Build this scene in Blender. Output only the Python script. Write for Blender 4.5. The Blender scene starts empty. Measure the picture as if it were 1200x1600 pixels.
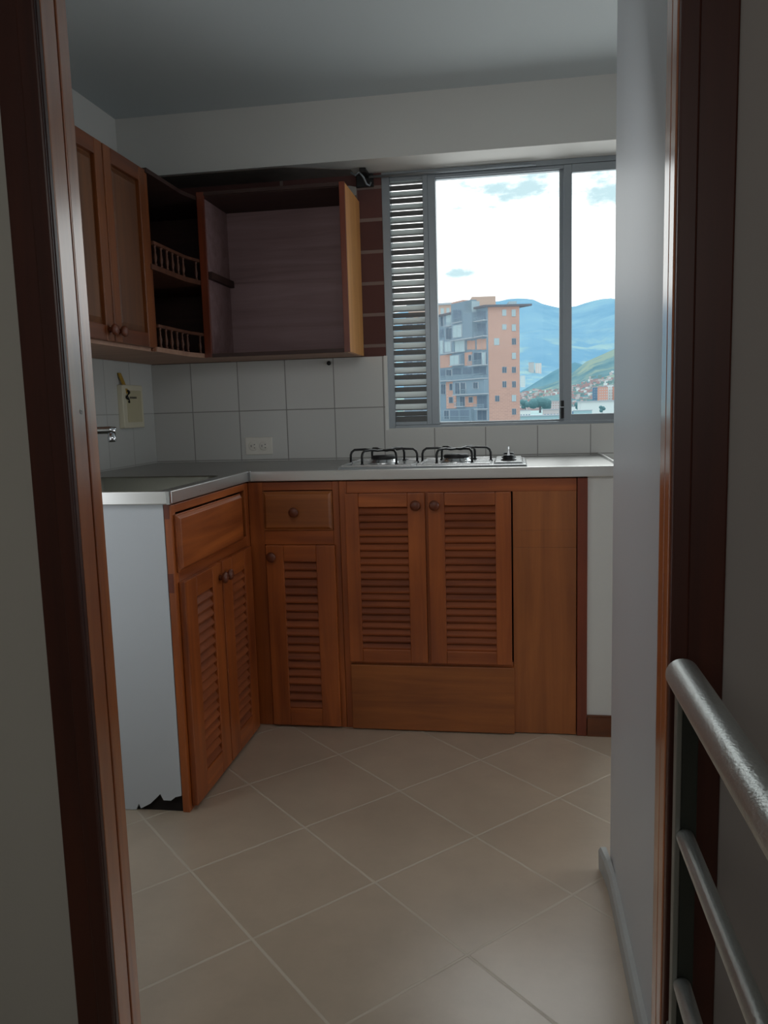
import bpy, bmesh, math, random
from mathutils import Vector, Matrix, noise
random.seed(7)
SC = bpy.context.scene
COL = SC.collection
PI = math.pi

# ------------------------------------------------------------------ camera
F = 1249.008
R = [[0.9873256994140243, 0.15613787504032842, -0.028441646480091638],
     [-0.007731522167331879, -0.1316760042889609, -0.9912626561408786],
     [-0.15851872710056616, 0.9789189924975327, -0.12879991958860798]]
CAM = Vector((0, 0, 1.11))
cd = bpy.data.cameras.new('camera')
cd.sensor_fit = 'HORIZONTAL'
cd.sensor_width = 36
cd.lens = 36 * F / 1200
cd.clip_start = 0.02
cd.clip_end = 30000
cam = bpy.data.objects.new('camera', cd)
COL.objects.link(cam)
m = Matrix(((R[0][0], -R[1][0], -R[2][0], 0), (R[0][1], -R[1][1], -R[2][1], 0),
            (R[0][2], -R[1][2], -R[2][2], CAM.z), (0, 0, 0, 1)))
cam.matrix_world = m
SC.camera = cam

def ray(px, py):
    a, b = (px - 600) / F, (py - 800) / F
    return Vector([R[0][k] * a + R[1][k] * b + R[2][k] for k in range(3)])
def at_y(px, py, y):
    r = ray(px, py); return CAM + r * (y / r.y)
def at_plane(px, py, p0, n):
    r = ray(px, py); return CAM + r * ((p0 - CAM).dot(n) / r.dot(n))

# ------------------------------------------------------------------ materials
def newmat(name):
    mt = bpy.data.materials.new(name); mt.use_nodes = True
    nt = mt.node_tree
    return mt, nt, nt.nodes['Principled BSDF']
def N(nt, typ, **kw):
    n = nt.nodes.new(typ)
    for k, v in kw.items():
        if k in n.inputs: n.inputs[k].default_value = v
        else: setattr(n, k, v)
    return n
def L(nt, a, b): nt.links.new(a, b)
def lin(c):
    f = lambda v: v / 12.92 if v <= .04045 else ((v + .055) / 1.055) ** 2.4
    return tuple(f(v / 255) for v in c) + (1,)

def plain(name, col, rough=.5, metal=0, noise_amt=.06, nscale=30, bump=0, coat=0, emit=None, spec=None):
    mt, nt, b = newmat(name)
    tc = N(nt, 'ShaderNodeTexCoord')
    nz = N(nt, 'ShaderNodeTexNoise', Scale=nscale, Detail=4.0)
    L(nt, tc.outputs['Object'], nz.inputs['Vector'])
    mx = N(nt, 'ShaderNodeMix', data_type='RGBA')
    c = lin(col) if max(col) > 1.0 else tuple(col) + (1,)
    mx.inputs[6].default_value = tuple(v * (1 - noise_amt) for v in c[:3]) + (1,)
    mx.inputs[7].default_value = tuple(min(1, v * (1 + noise_amt)) for v in c[:3]) + (1,)
    L(nt, nz.outputs['Fac'], mx.inputs[0])
    L(nt, mx.outputs[2], b.inputs['Base Color'])
    b.inputs['Roughness'].default_value = rough
    b.inputs['Metallic'].default_value = metal
    b.inputs['Coat Weight'].default_value = coat
    if spec is not None: b.inputs['Specular IOR Level'].default_value = spec
    if bump:
        bp = N(nt, 'ShaderNodeBump', Strength=bump, Distance=.002)
        L(nt, nz.outputs['Fac'], bp.inputs['Height']); L(nt, bp.outputs[0], b.inputs['Normal'])
    if emit:
        L(nt, mx.outputs[2], b.inputs['Emission Color'])
        b.inputs['Emission Strength'].default_value = emit
    return mt

def wood(name, dark, light, grain, rough=.38, coat=.25, seed=0):
    """grain: axis along which the grain runs ('x','y','z')"""
    mt, nt, b = newmat(name)
    tc = N(nt, 'ShaderNodeTexCoord')
    mp = N(nt, 'ShaderNodeMapping')
    s = {'x': (1.3, 22, 22), 'y': (22, 1.3, 22), 'z': (22, 22, 1.3)}[grain]
    mp.inputs['Scale'].default_value = s
    mp.inputs['Location'].default_value = (seed, seed * 2.1, seed * 1.3)
    L(nt, tc.outputs['Object'], mp.inputs['Vector'])
    n1 = N(nt, 'ShaderNodeTexNoise', Scale=1.0, Detail=6.0, Roughness=.6, Distortion=.6)
    L(nt, mp.outputs[0], n1.inputs['Vector'])
    n2 = N(nt, 'ShaderNodeTexNoise', Scale=3.0, Detail=3.0)
    L(nt, tc.outputs['Object'], n2.inputs['Vector'])
    ad = N(nt, 'ShaderNodeMath', operation='MULTIPLY_ADD')
    L(nt, n2.outputs['Fac'], ad.inputs[0]); ad.inputs[1].default_value = .5
    L(nt, n1.outputs['Fac'], ad.inputs[2])
    rp = N(nt, 'ShaderNodeValToRGB')
    rp.color_ramp.elements[0].position = .5; rp.color_ramp.elements[0].color = lin(dark)
    rp.color_ramp.elements[1].position = .98; rp.color_ramp.elements[1].color = lin(light)
    L(nt, ad.outputs[0], rp.inputs[0])
    L(nt, rp.outputs[0], b.inputs['Base Color'])
    b.inputs['Roughness'].default_value = rough
    b.inputs['Coat Weight'].default_value = coat
    b.inputs['Coat Roughness'].default_value = .2 if coat > .9 else .3
    bp = N(nt, 'ShaderNodeBump', Strength=.12, Distance=.001)
    L(nt, n1.outputs['Fac'], bp.inputs['Height']); L(nt, bp.outputs[0], b.inputs['Normal'])
    return mt

M = {}
WD, WL = (112, 50, 19), (176, 94, 40)
M['wood_v'] = wood('wood_vertical', WD, WL, 'z')
M['wood_h'] = wood('wood_horizontal', WD, WL, 'x', seed=3)
M['wood_hy'] = wood('wood_horizontal_depth', WD, WL, 'y', seed=5)
M['wood_slat'] = wood('wood_slat', (104, 48, 20), (160, 82, 34), 'x', rough=.62, coat=0, seed=8)
M['wood_spindle_dim'] = wood('wood_spindle_dim', (70, 38, 24), (104, 64, 44), 'z', rough=.55, coat=0, seed=28)  # darker wood copy standing for the dim corner
M['wood_slat_y'] = wood('wood_slat_depth', (104, 48, 20), (160, 82, 34), 'y', rough=.62, coat=0, seed=9)
M['upper_v'] = wood('wood_upper_shaded_vertical', (84, 40, 14), (132, 72, 28), 'z', coat=.1, seed=40)  # same wood as the base units, dimmer light put into the colour
M['upper_h'] = wood('wood_upper_shaded_horizontal', (74, 34, 14), (116, 60, 26), 'y', coat=.1, seed=41)
M['upper_panel'] = wood('wood_upper_shaded_panel', (78, 42, 18), (112, 66, 30), 'z', coat=.1, rough=.5, seed=42)
M['wood_panel'] = wood('wood_panel', (128, 70, 30), (168, 98, 46), 'z', rough=.45, seed=11)
M['wood_board'] = wood('wood_board', (118, 62, 24), (166, 96, 42), 'x', rough=.45, seed=12)
M['wood_red'] = wood('wood_dark_red', (84, 32, 16), (128, 56, 26), 'z', seed=14)
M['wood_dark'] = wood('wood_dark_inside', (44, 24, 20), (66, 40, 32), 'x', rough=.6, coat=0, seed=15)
M['wood_gray'] = wood('wood_greyish_back', (124, 98, 98), (152, 126, 128), 'x', rough=.6, coat=0, seed=16)  # greyer brown wood for back, left side and shelf mark
M['wood_light'] = wood('wood_lit_side', (206, 140, 78), (232, 172, 104), 'z', rough=.45, seed=17)  # window light on the cabinet side put into a paler wood
M['wood_under'] = wood('wood_underside', (150, 112, 92), (176, 138, 116), 'x', rough=.6, coat=0, seed=18)
M['wood_jamb_lit'] = wood('wood_jamb_lit', (140, 70, 26), (196, 112, 50), 'z', rough=.3, coat=1.0, seed=20)  # lightened wood, kitchen light on the jambs put into the colour
M['wood_jamb_lit'].node_tree.nodes['Principled BSDF'].inputs['Coat IOR'].default_value = 1.9
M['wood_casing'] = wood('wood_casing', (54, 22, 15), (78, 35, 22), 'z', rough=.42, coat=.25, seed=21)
M['knob'] = plain('knob_wood', (96, 44, 18), .5, coat=.1)
M['black'] = plain('black_enamel', (14, 14, 15), .4)
M['cast'] = plain('black_iron', (20, 20, 22), .55)
M['gap'] = plain('dark_gap', (22, 14, 10), .9)
M['wall'] = plain('white_paint', (206, 206, 202), .6, noise_amt=.02, nscale=5, bump=.05)
M['wall_warm'] = plain('hall_paint', (186, 184, 176), .65, noise_amt=.02, nscale=5, bump=.05)
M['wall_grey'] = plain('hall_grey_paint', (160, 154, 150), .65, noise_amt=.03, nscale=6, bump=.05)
M['wall_satin'] = plain('satin_white_paint', (196, 200, 204), .40, noise_amt=.02, nscale=5, bump=.04)
M['ceil'] = plain('ceiling_paint', (180, 188, 190), .7, noise_amt=.03, nscale=2)
M['panel_white'] = plain('white_panel', (200, 206, 212), .55, noise_amt=.02, nscale=8)
M['plaster_shade'] = plain('shaded_plaster', (112, 104, 98), .8, noise_amt=.35, nscale=14)  # shade under the beam put into the plaster colour
M['plaster'] = plain('pale_plaster', (170, 166, 160), .8, noise_amt=.1, nscale=20)
M['alu'] = plain('window_aluminium', (144, 152, 158), .42, metal=.55, noise_amt=.04)
M['alu_d'] = plain('window_aluminium_shaded', (96, 98, 98), .45, metal=.5, noise_amt=.04)  # darker aluminium, backlit shade of the louver bars put into the colour
M['slat_alu'] = plain('louver_aluminium', (205, 206, 198), .4, metal=.35, noise_amt=.08, nscale=60)
M['trimwhite'] = plain('white_edge', (225, 226, 222), .5)
M['chrome'] = plain('chrome', (215, 218, 222), .12, metal=1, noise_amt=.01)
M['ivory'] = plain('ivory_plastic', (214, 208, 184), .45, noise_amt=.03)
M['ivory_d'] = plain('ivory_plastic_panel', (192, 184, 150), .45, noise_amt=.05)
M['print'] = plain('dark_print', (60, 58, 50), .6)
M['yellow'] = plain('yellow_wood', (176, 140, 52), .6, noise_amt=.15)
M['outlet'] = plain('outlet_plastic', (224, 220, 210), .4, noise_amt=.02)
M['rail'] = plain('silver_painted_metal', (214, 220, 218), .34, metal=.6, noise_amt=.12, nscale=260, bump=.4)
M['rail_post'] = plain('silver_post_metal', (140, 142, 136), .45, metal=.5, noise_amt=.05, nscale=80)
M['post_shaded'] = plain('shaded_post_metal', (52, 56, 50), .5, metal=.2)  # shaded face of the end post put into a darker colour
M['base_grey'] = plain('grey_skirting', (176, 178, 176), .5, noise_amt=.08, nscale=12, bump=.1)
M['base_wood'] = wood('skirting_wood', (70, 32, 14), (130, 74, 34), 'x', seed=30)
M['rubber'] = plain('black_rubber', (18, 18, 20), .7)

def steel(name, col, rough, axis):
    mt, nt, b = newmat(name)
    tc = N(nt, 'ShaderNodeTexCoord'); mp = N(nt, 'ShaderNodeMapping')
    mp.inputs['Scale'].default_value = {'x': (2, 160, 160), 'y': (160, 2, 160)}[axis]
    L(nt, tc.outputs['Object'], mp.inputs[0])
    nz = N(nt, 'ShaderNodeTexNoise', Scale=1.0, Detail=3.0); L(nt, mp.outputs[0], nz.inputs['Vector'])
    rp = N(nt, 'ShaderNodeMapRange'); rp.inputs[3].default_value = rough - .08; rp.inputs[4].default_value = rough + .1
    L(nt, nz.outputs['Fac'], rp.inputs[0]); L(nt, rp.outputs[0], b.inputs['Roughness'])
    b.inputs['Base Color'].default_value = lin(col); b.inputs['Metallic'].default_value = .9
    bp = N(nt, 'ShaderNodeBump', Strength=.04, Distance=.001)
    if rough > .25: L(nt, nz.outputs['Fac'], bp.inputs['Height']); L(nt, bp.outputs[0], b.inputs['Normal'])
    return mt
M['steel'] = steel('brushed_steel', (168, 168, 166), .34, 'x')
M['steel_sink'] = steel('sink_steel', (122, 122, 112), .36, 'y')
M['steel_lip'] = steel('brushed_steel_edge', (214, 214, 212), .3, 'x')
M['steel_hob'] = steel('hob_steel', (205, 207, 208), .22, 'x')

def grid_nodes(nt, axes, origin, size, gap, rot=0.0, size2=None):
    """world-space square tile grid: returns (mask of joint 0..1, cell-random)"""
    tc = N(nt, 'ShaderNodeTexCoord'); sp = N(nt, 'ShaderNodeSeparateXYZ')
    L(nt, tc.outputs['Object'], sp.inputs[0])
    a, b = sp.outputs[axes[0]], sp.outputs[axes[1]]
    def mth(op, x, y=None, z=None):
        n = N(nt, 'ShaderNodeMath', operation=op)
        for i, v in enumerate((x, y, z)):
            if v is None: continue
            if isinstance(v, (int, float)): n.inputs[i].default_value = v
            else: L(nt, v, n.inputs[i])
        return n.outputs[0]
    dx, dy = mth('SUBTRACT', a, origin[0]), mth('SUBTRACT', b, origin[1])
    c, s = math.cos(rot), math.sin(rot)
    u = mth('DIVIDE', mth('SUBTRACT', mth('MULTIPLY', dx, c), mth('MULTIPLY', dy, s)), size)
    v = mth('DIVIDE', mth('ADD', mth('MULTIPLY', dx, s), mth('MULTIPLY', dy, c)), size2 or size)
    def edge(t, sz):
        f = mth('FRACT', t)
        d = mth('MINIMUM', f, mth('SUBTRACT', 1.0, f))
        return mth('MULTIPLY', d, sz)
    d = mth('MINIMUM', edge(u, size), edge(v, size2 or size))
    mr = N(nt, 'ShaderNodeMapRange', interpolation_type='SMOOTHSTEP')
    mr.inputs[1].default_value = gap * .35; mr.inputs[2].default_value = gap * .75
    mr.inputs[3].default_value = 1; mr.inputs[4].default_value = 0
    L(nt, d, mr.inputs[0])
    cb = N(nt, 'ShaderNodeCombineXYZ'); L(nt, mth('FLOOR', u), cb.inputs[0]); L(nt, mth('FLOOR', v), cb.inputs[1])
    wn = N(nt, 'ShaderNodeTexWhiteNoise', noise_dimensions='3D'); L(nt, cb.outputs[0], wn.inputs['Vector'])
    return mr.outputs[0], wn.outputs['Value'], tc

def tile_mat(name, axes, origin, size, gap, c1, c2, cj, rough, rot=0, cloud=0.0, size2=None, bump=.3, wav=0, coat=0):
    mt, nt, b = newmat(name)
    mask, rnd, tc = grid_nodes(nt, axes, origin, size, gap, rot, size2)
    mx = N(nt, 'ShaderNodeMix', data_type='RGBA')
    mx.inputs[6].default_value = lin(c1); mx.inputs[7].default_value = lin(c2)
    nz = N(nt, 'ShaderNodeTexNoise', Scale=7.0, Detail=7.0, Roughness=.65); L(nt, tc.outputs['Object'], nz.inputs['Vector'])
    ma = N(nt, 'ShaderNodeMath', operation='MULTIPLY_ADD'); L(nt, nz.outputs['Fac'], ma.inputs[0]); ma.inputs[1].default_value = cloud
    mb = N(nt, 'ShaderNodeMath', operation='MULTIPLY'); L(nt, rnd, mb.inputs[0]); mb.inputs[1].default_value = 1 - min(cloud, .8)
    L(nt, mb.outputs[0], ma.inputs[2]); L(nt, ma.outputs[0], mx.inputs[0])
    m2 = N(nt, 'ShaderNodeMix', data_type='RGBA'); L(nt, mask, m2.inputs[0]); L(nt, mx.outputs[2], m2.inputs[6])
    m2.inputs[7].default_value = lin(cj)
    L(nt, m2.outputs[2], b.inputs['Base Color'])
    rr = N(nt, 'ShaderNodeMapRange'); rr.inputs[3].default_value = rough; rr.inputs[4].default_value = .8
    L(nt, mask, rr.inputs[0]); L(nt, rr.outputs[0], b.inputs['Roughness'])
    h = N(nt, 'ShaderNodeMath', operation='MULTIPLY_ADD'); L(nt, mask, h.inputs[0]); h.inputs[1].default_value = -1
    if wav:
        n2 = N(nt, 'ShaderNodeTexNoise', Scale=14.0, Detail=5.0, Roughness=.55, Distortion=.8); L(nt, tc.outputs['Object'], n2.inputs['Vector'])
        mm = N(nt, 'ShaderNodeMath', operation='MULTIPLY'); L(nt, n2.outputs['Fac'], mm.inputs[0]); mm.inputs[1].default_value = wav
        L(nt, mm.outputs[0], h.inputs[2])
    else: h.inputs[2].default_value = 0
    bp = N(nt, 'ShaderNodeBump', Strength=bump, Distance=.002)
    L(nt, h.outputs[0], bp.inputs['Height']); L(nt, bp.outputs[0], b.inputs['Normal'])
    b.inputs['Coat Weight'].default_value = coat; b.inputs['Coat Roughness'].default_value = .34
    return mt
GX, GY, GA, GS = -.3273, 1.7291, .7773, .3226
M['floor'] = tile_mat('floor_tiles', (0, 1), (GX, GY), GS, .0056, (156, 140, 122), (190, 172, 150), (188, 176, 158), .30, GA, cloud=.9, wav=.9, bump=.4, coat=.7)
TT, TX, TZ = .2067, -.518, .9081
M['tile_back'] = tile_mat('wall_tiles_back', (0, 2), (TX, TZ), TT, .0036, (196, 196, 192), (202, 202, 198), (142, 140, 136), .32, bump=.2)
M['tile_left'] = tile_mat('wall_tiles_left', (1, 2), (3.273, TZ), TT, .0036, (196, 198, 194), (202, 203, 199), (172, 172, 168), .32, bump=.2)

def brick_mat(name, c1, c2, cm, axes, w, h, mortar, rough=.85, bump=.4, emit=0, soft=.02):
    mt, nt, b = newmat(name)
    tc = N(nt, 'ShaderNodeTexCoord'); sp = N(nt, 'ShaderNodeSeparateXYZ'); cb = N(nt, 'ShaderNodeCombineXYZ')
    L(nt, tc.outputs['Object'], sp.inputs[0])
    if axes[0] == 'h':
        ad = N(nt, 'ShaderNodeMath', operation='ADD'); L(nt, sp.outputs[0], ad.inputs[0]); L(nt, sp.outputs[1], ad.inputs[1])
        L(nt, ad.outputs[0], cb.inputs[0])
    else: L(nt, sp.outputs[axes[0]], cb.inputs[0])
    L(nt, sp.outputs[axes[1]], cb.inputs[1])
    br = N(nt, 'ShaderNodeTexBrick', Scale=1.0)
    br.inputs['Color1'].default_value = lin(c1); br.inputs['Color2'].default_value = lin(c2); br.inputs['Mortar'].default_value = lin(cm)
    br.inputs['Mortar Size'].default_value = mortar; br.inputs['Brick Width'].default_value = w; br.inputs['Row Height'].default_value = h
    L(nt, cb.outputs[0], br.inputs['Vector'])
    L(nt, br.outputs['Color'], b.inputs['Base Color'])
    b.inputs['Roughness'].default_value = rough
    if bump:
        bp = N(nt, 'ShaderNodeBump', Strength=bump, Distance=.004, invert=True)
        L(nt, br.outputs['Fac'], bp.inputs['Height']); L(nt, bp.outputs[0], b.inputs['Normal'])
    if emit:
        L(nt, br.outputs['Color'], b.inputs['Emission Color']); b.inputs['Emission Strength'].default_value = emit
    return mt
M['brick_in'] = brick_mat('bare_brick', (96, 62, 58), (86, 54, 50), (128, 112, 106), (0, 2), .61, .124, .007)

mt, nt, b = newmat('window_glass')
nt.nodes.remove(b)
tr = N(nt, 'ShaderNodeBsdfTransparent'); tr.inputs[0].default_value = (.97, .985, .985, 1)
gl = N(nt, 'ShaderNodeBsdfGlossy', Roughness=.02); fr = N(nt, 'ShaderNodeFresnel', IOR=1.12)
ms = N(nt, 'ShaderNodeMixShader'); L(nt, fr.outputs[0], ms.inputs[0]); L(nt, tr.outputs[0], ms.inputs[1]); L(nt, gl.outputs[0], ms.inputs[2])
L(nt, ms.outputs[0], nt.nodes['Material Output'].inputs[0])
M['glass'] = mt

mt, nt, b = newmat('frosted_blade')
b.inputs['Base Color'].default_value = lin((206, 212, 210)); b.inputs['Roughness'].default_value = .5
tl = N(nt, 'ShaderNodeBsdfTranslucent'); tl.inputs[0].default_value = (.75, .8, .8, 1)  # translucency added so the sky brightens the blades
nz = N(nt, 'ShaderNodeTexNoise', Scale=40.0); mr = N(nt, 'ShaderNodeMapRange'); mr.inputs[3].default_value = .24; mr.inputs[4].default_value = .40
L(nt, nz.outputs['Fac'], mr.inputs[0])
ms = N(nt, 'ShaderNodeMixShader'); L(nt, mr.outputs[0], ms.inputs[0]); L(nt, b.outputs[0], ms.inputs[1]); L(nt, tl.outputs[0], ms.inputs[2])
L(nt, ms.outputs[0], nt.nodes['Material Output'].inputs[0])
M['frosted'] = mt

# ------------------------------------------------------------------ mesh helpers
class MB:
    def __init__(s): s.bm = bmesh.new()
    def box(s, x0, x1, y0, y1, z0, z1, mi=0):
        v = [s.bm.verts.new((x, y, z)) for x in (x0, x1) for y in (y0, y1) for z in (z0, z1)]
        for q in ((0, 1, 3, 2), (4, 6, 7, 5), (0, 4, 5, 1), (2, 3, 7, 6), (0, 2, 6, 4), (1, 5, 7, 3)):
            f = s.bm.faces.new([v[i] for i in q]); f.material_index = mi
        return s
    def hexa(s, pts, mi=0):
        """8 points: bottom ring 4, top ring 4"""
        v = [s.bm.verts.new(p) for p in pts]
        for q in ((3, 2, 1, 0), (4, 5, 6, 7), (0, 1, 5, 4), (1, 2, 6, 5), (2, 3, 7, 6), (3, 0, 4, 7)):
            f = s.bm.faces.new([v[i] for i in q]); f.material_index = mi
        return s
    def prism(s, poly, d, mi=0):
        d = Vector(d); a = [s.bm.verts.new(p) for p in poly]; c = [s.bm.verts.new(Vector(p) + d) for p in poly]
        n = len(a)
        fs = [s.bm.faces.new(a), s.bm.faces.new(c[::-1])] + [s.bm.faces.new((a[i], c[i], c[(i + 1) % n], a[(i + 1) % n])) for i in range(n)]
        for f in fs: f.material_index = mi
        return s
    def tube(s, pts, r, seg=12, caps=True, mi=0):
        pts = [Vector(p) for p in pts]; rings = []; up = None
        for i, p in enumerate(pts):
            t = (pts[min(i + 1, len(pts) - 1)] - pts[max(i - 1, 0)]).normalized()
            if up is None:
                up = Vector((0, 0, 1)) if abs(t.z) < .9 else Vector((1, 0, 0))
            a = (up - t * up.dot(t)).normalized(); bb = t.cross(a); up = a
            rr = r[i] if isinstance(r, (list, tuple)) else r
            rings.append([s.bm.verts.new(p + (a * math.cos(2 * PI * k / seg) + bb * math.sin(2 * PI * k / seg)) * rr) for k in range(seg)])
        for A, B in zip(rings, rings[1:]):
            for k in range(seg):
                f = s.bm.faces.new((A[k], A[(k + 1) % seg], B[(k + 1) % seg], B[k])); f.smooth = True; f.material_index = mi
        if caps:
            s.bm.faces.new(rings[0][::-1]).material_index = mi; s.bm.faces.new(rings[-1]).material_index = mi
        return s
    def lathe(s, base, axis, prof, seg=16, mi=0):
        """prof: list of (distance along axis, radius)"""
        base, axis = Vector(base), Vector(axis).normalized()
        a = axis.orthogonal().normalized(); c = axis.cross(a); rings = []
        for h, r in prof:
            rings.append([s.bm.verts.new(base + axis * h + (a * math.cos(2 * PI * k / seg) + c * math.sin(2 * PI * k / seg)) * max(r, 1e-4)) for k in range(seg)])
        for A, B in zip(rings, rings[1:]):
            for k in range(seg):
                f = s.bm.faces.new((A[k], A[(k + 1) % seg], B[(k + 1) % seg], B[k])); f.smooth = True; f.material_index = mi
        s.bm.faces.new(rings[0][::-1]).material_index = mi; s.bm.faces.new(rings[-1]).material_index = mi
        return s

def wloc(o):
    v = Vector((0, 0, 0))
    while o: v = v + o.location; o = o.parent
    return v
def put(name, mb, mats, parent=None, bevel=0, label=None, kind=None, loc=None):
    """link a mesh given in world coordinates as ONE object"""
    bm = mb.bm if isinstance(mb, MB) else mb
    base = wloc(parent) if parent else Vector(loc or (0, 0, 0))
    bmesh.ops.translate(bm, verts=bm.verts, vec=-base)
    bmesh.ops.recalc_face_normals(bm, faces=bm.faces)
    me = bpy.data.meshes.new(name); bm.to_mesh(me); bm.free()
    for q in (mats if isinstance(mats, (list, tuple)) else [mats]): me.materials.append(M[q] if isinstance(q, str) else q)
    o = bpy.data.objects.new(name, me); COL.objects.link(o)
    if parent: o.parent = parent
    else: o.location = base
    if bevel:
        md = o.modifiers.new('bevel', 'BEVEL'); md.width = bevel; md.segments = 2; md.limit_method = 'ANGLE'
    if label: o['label'] = label
    if kind: o['kind'] = kind
    return o
def thing(name, label, cat, loc, group=None):
    o = bpy.data.objects.new(name, None); COL.objects.link(o); o.location = loc; o.empty_display_size = .1
    o['label'] = label; o['category'] = cat
    if group: o['group'] = group
    return o
def tag(o, label, cat, group=None):
    o['label'] = label; o['category'] = cat
    if group: o['group'] = group
    return o
def struct(name, mb, mats, label=None, **k):
    return put(name, mb, mats, kind='structure', label=label, **k)

# ------------------------------------------------------------------ key dimensions
YF, XF, YE, YB, XL = 2.636, -.90, 2.0, 3.273, -1.523
ZS, ZLT, ZLB = .903, .908, .873           # worktop surface, top and bottom of its edge
ZCE, YBM, ZBM = 2.26, 3.10, 2.038
XR = 2.1                                   # far right wall of the kitchen

# ------------------------------------------------------------------ room shell
struct('floor', MB().box(-2.4, 2.3, -2.6, 3.45, -.1, 0), 'floor', 'beige stone-look floor tiles laid diagonally')
struct('ceiling', MB().box(-2.4, 2.3, -2.6, 3.45, ZCE, ZCE + .1), 'ceil', 'plain pale grey painted ceiling')
mb = MB().box(XL - .12, XL, 1.19, YB + .15, 0, ZCE)
struct('wall_left', mb, 'wall', 'white wall above the left wall cabinets')
mb = MB()
mb.box(XL, -.505, YB + .012, YB + .15, 0, ZBM); mb.box(-.505, 1.7, YB + .012, YB + .15, 0, 1.022); mb.box(1.7, XR, YB + .012, YB + .15, 0, ZBM)
struct('wall_back', mb, 'brick_in', 'bare dark red brick of the window wall')
struct('trim_1', MB().box(XL, XR, YBM, YB + .15, ZBM, ZCE), 'wall', 'white ceiling beam above the window')
struct('wall_right', MB().box(.223, .33, 1.212, 1.835, 0, ZCE), 'wall_satin', 'white wall beside the doorway on the right')
struct('wall_far_right', MB().box(XR, XR + .12, 1.19, YB + .15, 0, ZCE), 'wall')
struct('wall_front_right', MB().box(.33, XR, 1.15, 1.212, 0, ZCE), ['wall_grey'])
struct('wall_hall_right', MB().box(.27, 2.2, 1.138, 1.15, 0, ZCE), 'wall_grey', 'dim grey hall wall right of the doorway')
struct('wall_hall_left', MB().box(-2.3, -.69, 1.135, 1.19, 0, ZCE), 'wall_warm', 'pale hall wall left of the doorway')
struct('wall_hall_side', MB().box(-2.4, -2.3, -2.6, 1.19, 0, ZCE), 'wall_warm')
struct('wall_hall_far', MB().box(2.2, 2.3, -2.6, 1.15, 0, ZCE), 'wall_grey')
struct('wall_hall_rear', MB().box(-2.4, 2.3, -2.7, -2.6, 0, ZCE), 'wall_warm')
# tiled splashback
mb = MB(); mb.box(XL, -.503, YB, YB + .012, .87, 1.3205); mb.box(-.503, XR, YB, YB + .012, .87, 1.024)
struct('trim_2', mb, 'tile_back', 'white square wall tiles behind the worktop')
struct('trim_3', MB().box(XL, XL + .003, 1.85, YB, .87, 1.3205), 'tile_left', 'white wall tiles on the left wall by the sink')
struct('trim_4', MB().box(-.512, -.4995, YB - .0015, YB + .03, 1.02, 1.3215), 'trimwhite', 'white edge strip of the tiles beside the window')
# peeled paint and painted-on shade under the beam, above the wall cabinet
random.seed(3)
mb = MB(); xs = [XL + .02 + i * .028 for i in range(33)]
mb.prism([(x, YB + .0115, 1.985 + random.uniform(0, .012)) for x in xs] + [(x, YB + .0115, 1.955 + random.uniform(-.008, .008)) for x in reversed(xs)], (0, -.004, 0))
struct('trim_5', mb, 'plaster', 'ragged line of peeled plaster under the beam')
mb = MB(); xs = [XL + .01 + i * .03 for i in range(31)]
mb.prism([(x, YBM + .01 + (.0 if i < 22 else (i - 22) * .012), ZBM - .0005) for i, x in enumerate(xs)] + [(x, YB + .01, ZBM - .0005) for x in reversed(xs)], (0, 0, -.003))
struct('trim_6', mb, 'plaster_shade', 'underside of the beam above the wall cabinet, shade put into the colour')

# door frame between hall and kitchen
d1 = bpy.data.objects.new('door_1', None); COL.objects.link(d1); d1.location = (-.2, 1.16, 0); d1['kind'] = 'structure'
d1['label'] = 'dark reddish brown wooden door frame of the kitchen doorway'
mb = MB().box(-.69, -.652, 1.122, 1.160, 0, 2.1); mb.box(-.69, -.6545, 1.160, 1.163, 0, 2.1); mb.box(-.69, -.651, 1.163, 1.192, 0, 2.1)
put('jamb', mb, 'wood_jamb_lit', d1, bevel=.003)
mb = MB().box(-.722, -.653, 1.112, 1.134, 0, 2.16); mb.box(-.682, -.653, 1.106, 1.113, 0, 2.16)
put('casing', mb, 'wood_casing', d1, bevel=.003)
mb = MB().box(.212, .26, 1.134, 1.168, 0, 2.1); mb.box(.216, .26, 1.168, 1.174, 0, 2.1); mb.box(.213, .26, 1.174, 1.214, 0, 2.1)
put('jamb', mb, 'wood_jamb_lit', d1, bevel=.003)
mb = MB().box(.214, .286, 1.124, 1.14, 0, 2.16); mb.box(.2135, .238, 1.117, 1.128, 0, 2.16)
put('casing', mb, 'wood_casing', d1, bevel=.003)
mb = MB().box(-.722, .286, 1.112, 1.192, 2.1, 2.17); put('head_casing', mb, 'wood_casing', d1, bevel=.003)

put('screw_plug', MB().lathe((-.6525, 1.148, 1.118), (1, 0, 0), [(0, .004), (.001, .004), (.0014, .0026), (.0006, .0015), (.0005, .0003)], 12), 'base_grey', d1, label='pale filled screw hole')
put('chip', MB().prism([(.2165, 1.1168, .188), (.2195, 1.1168, .192), (.2205, 1.1168, .206), (.2180, 1.1168, .204)], (0, -.0006, 0)), 'trimwhite', d1, label='small white chip in the wood')
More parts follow.
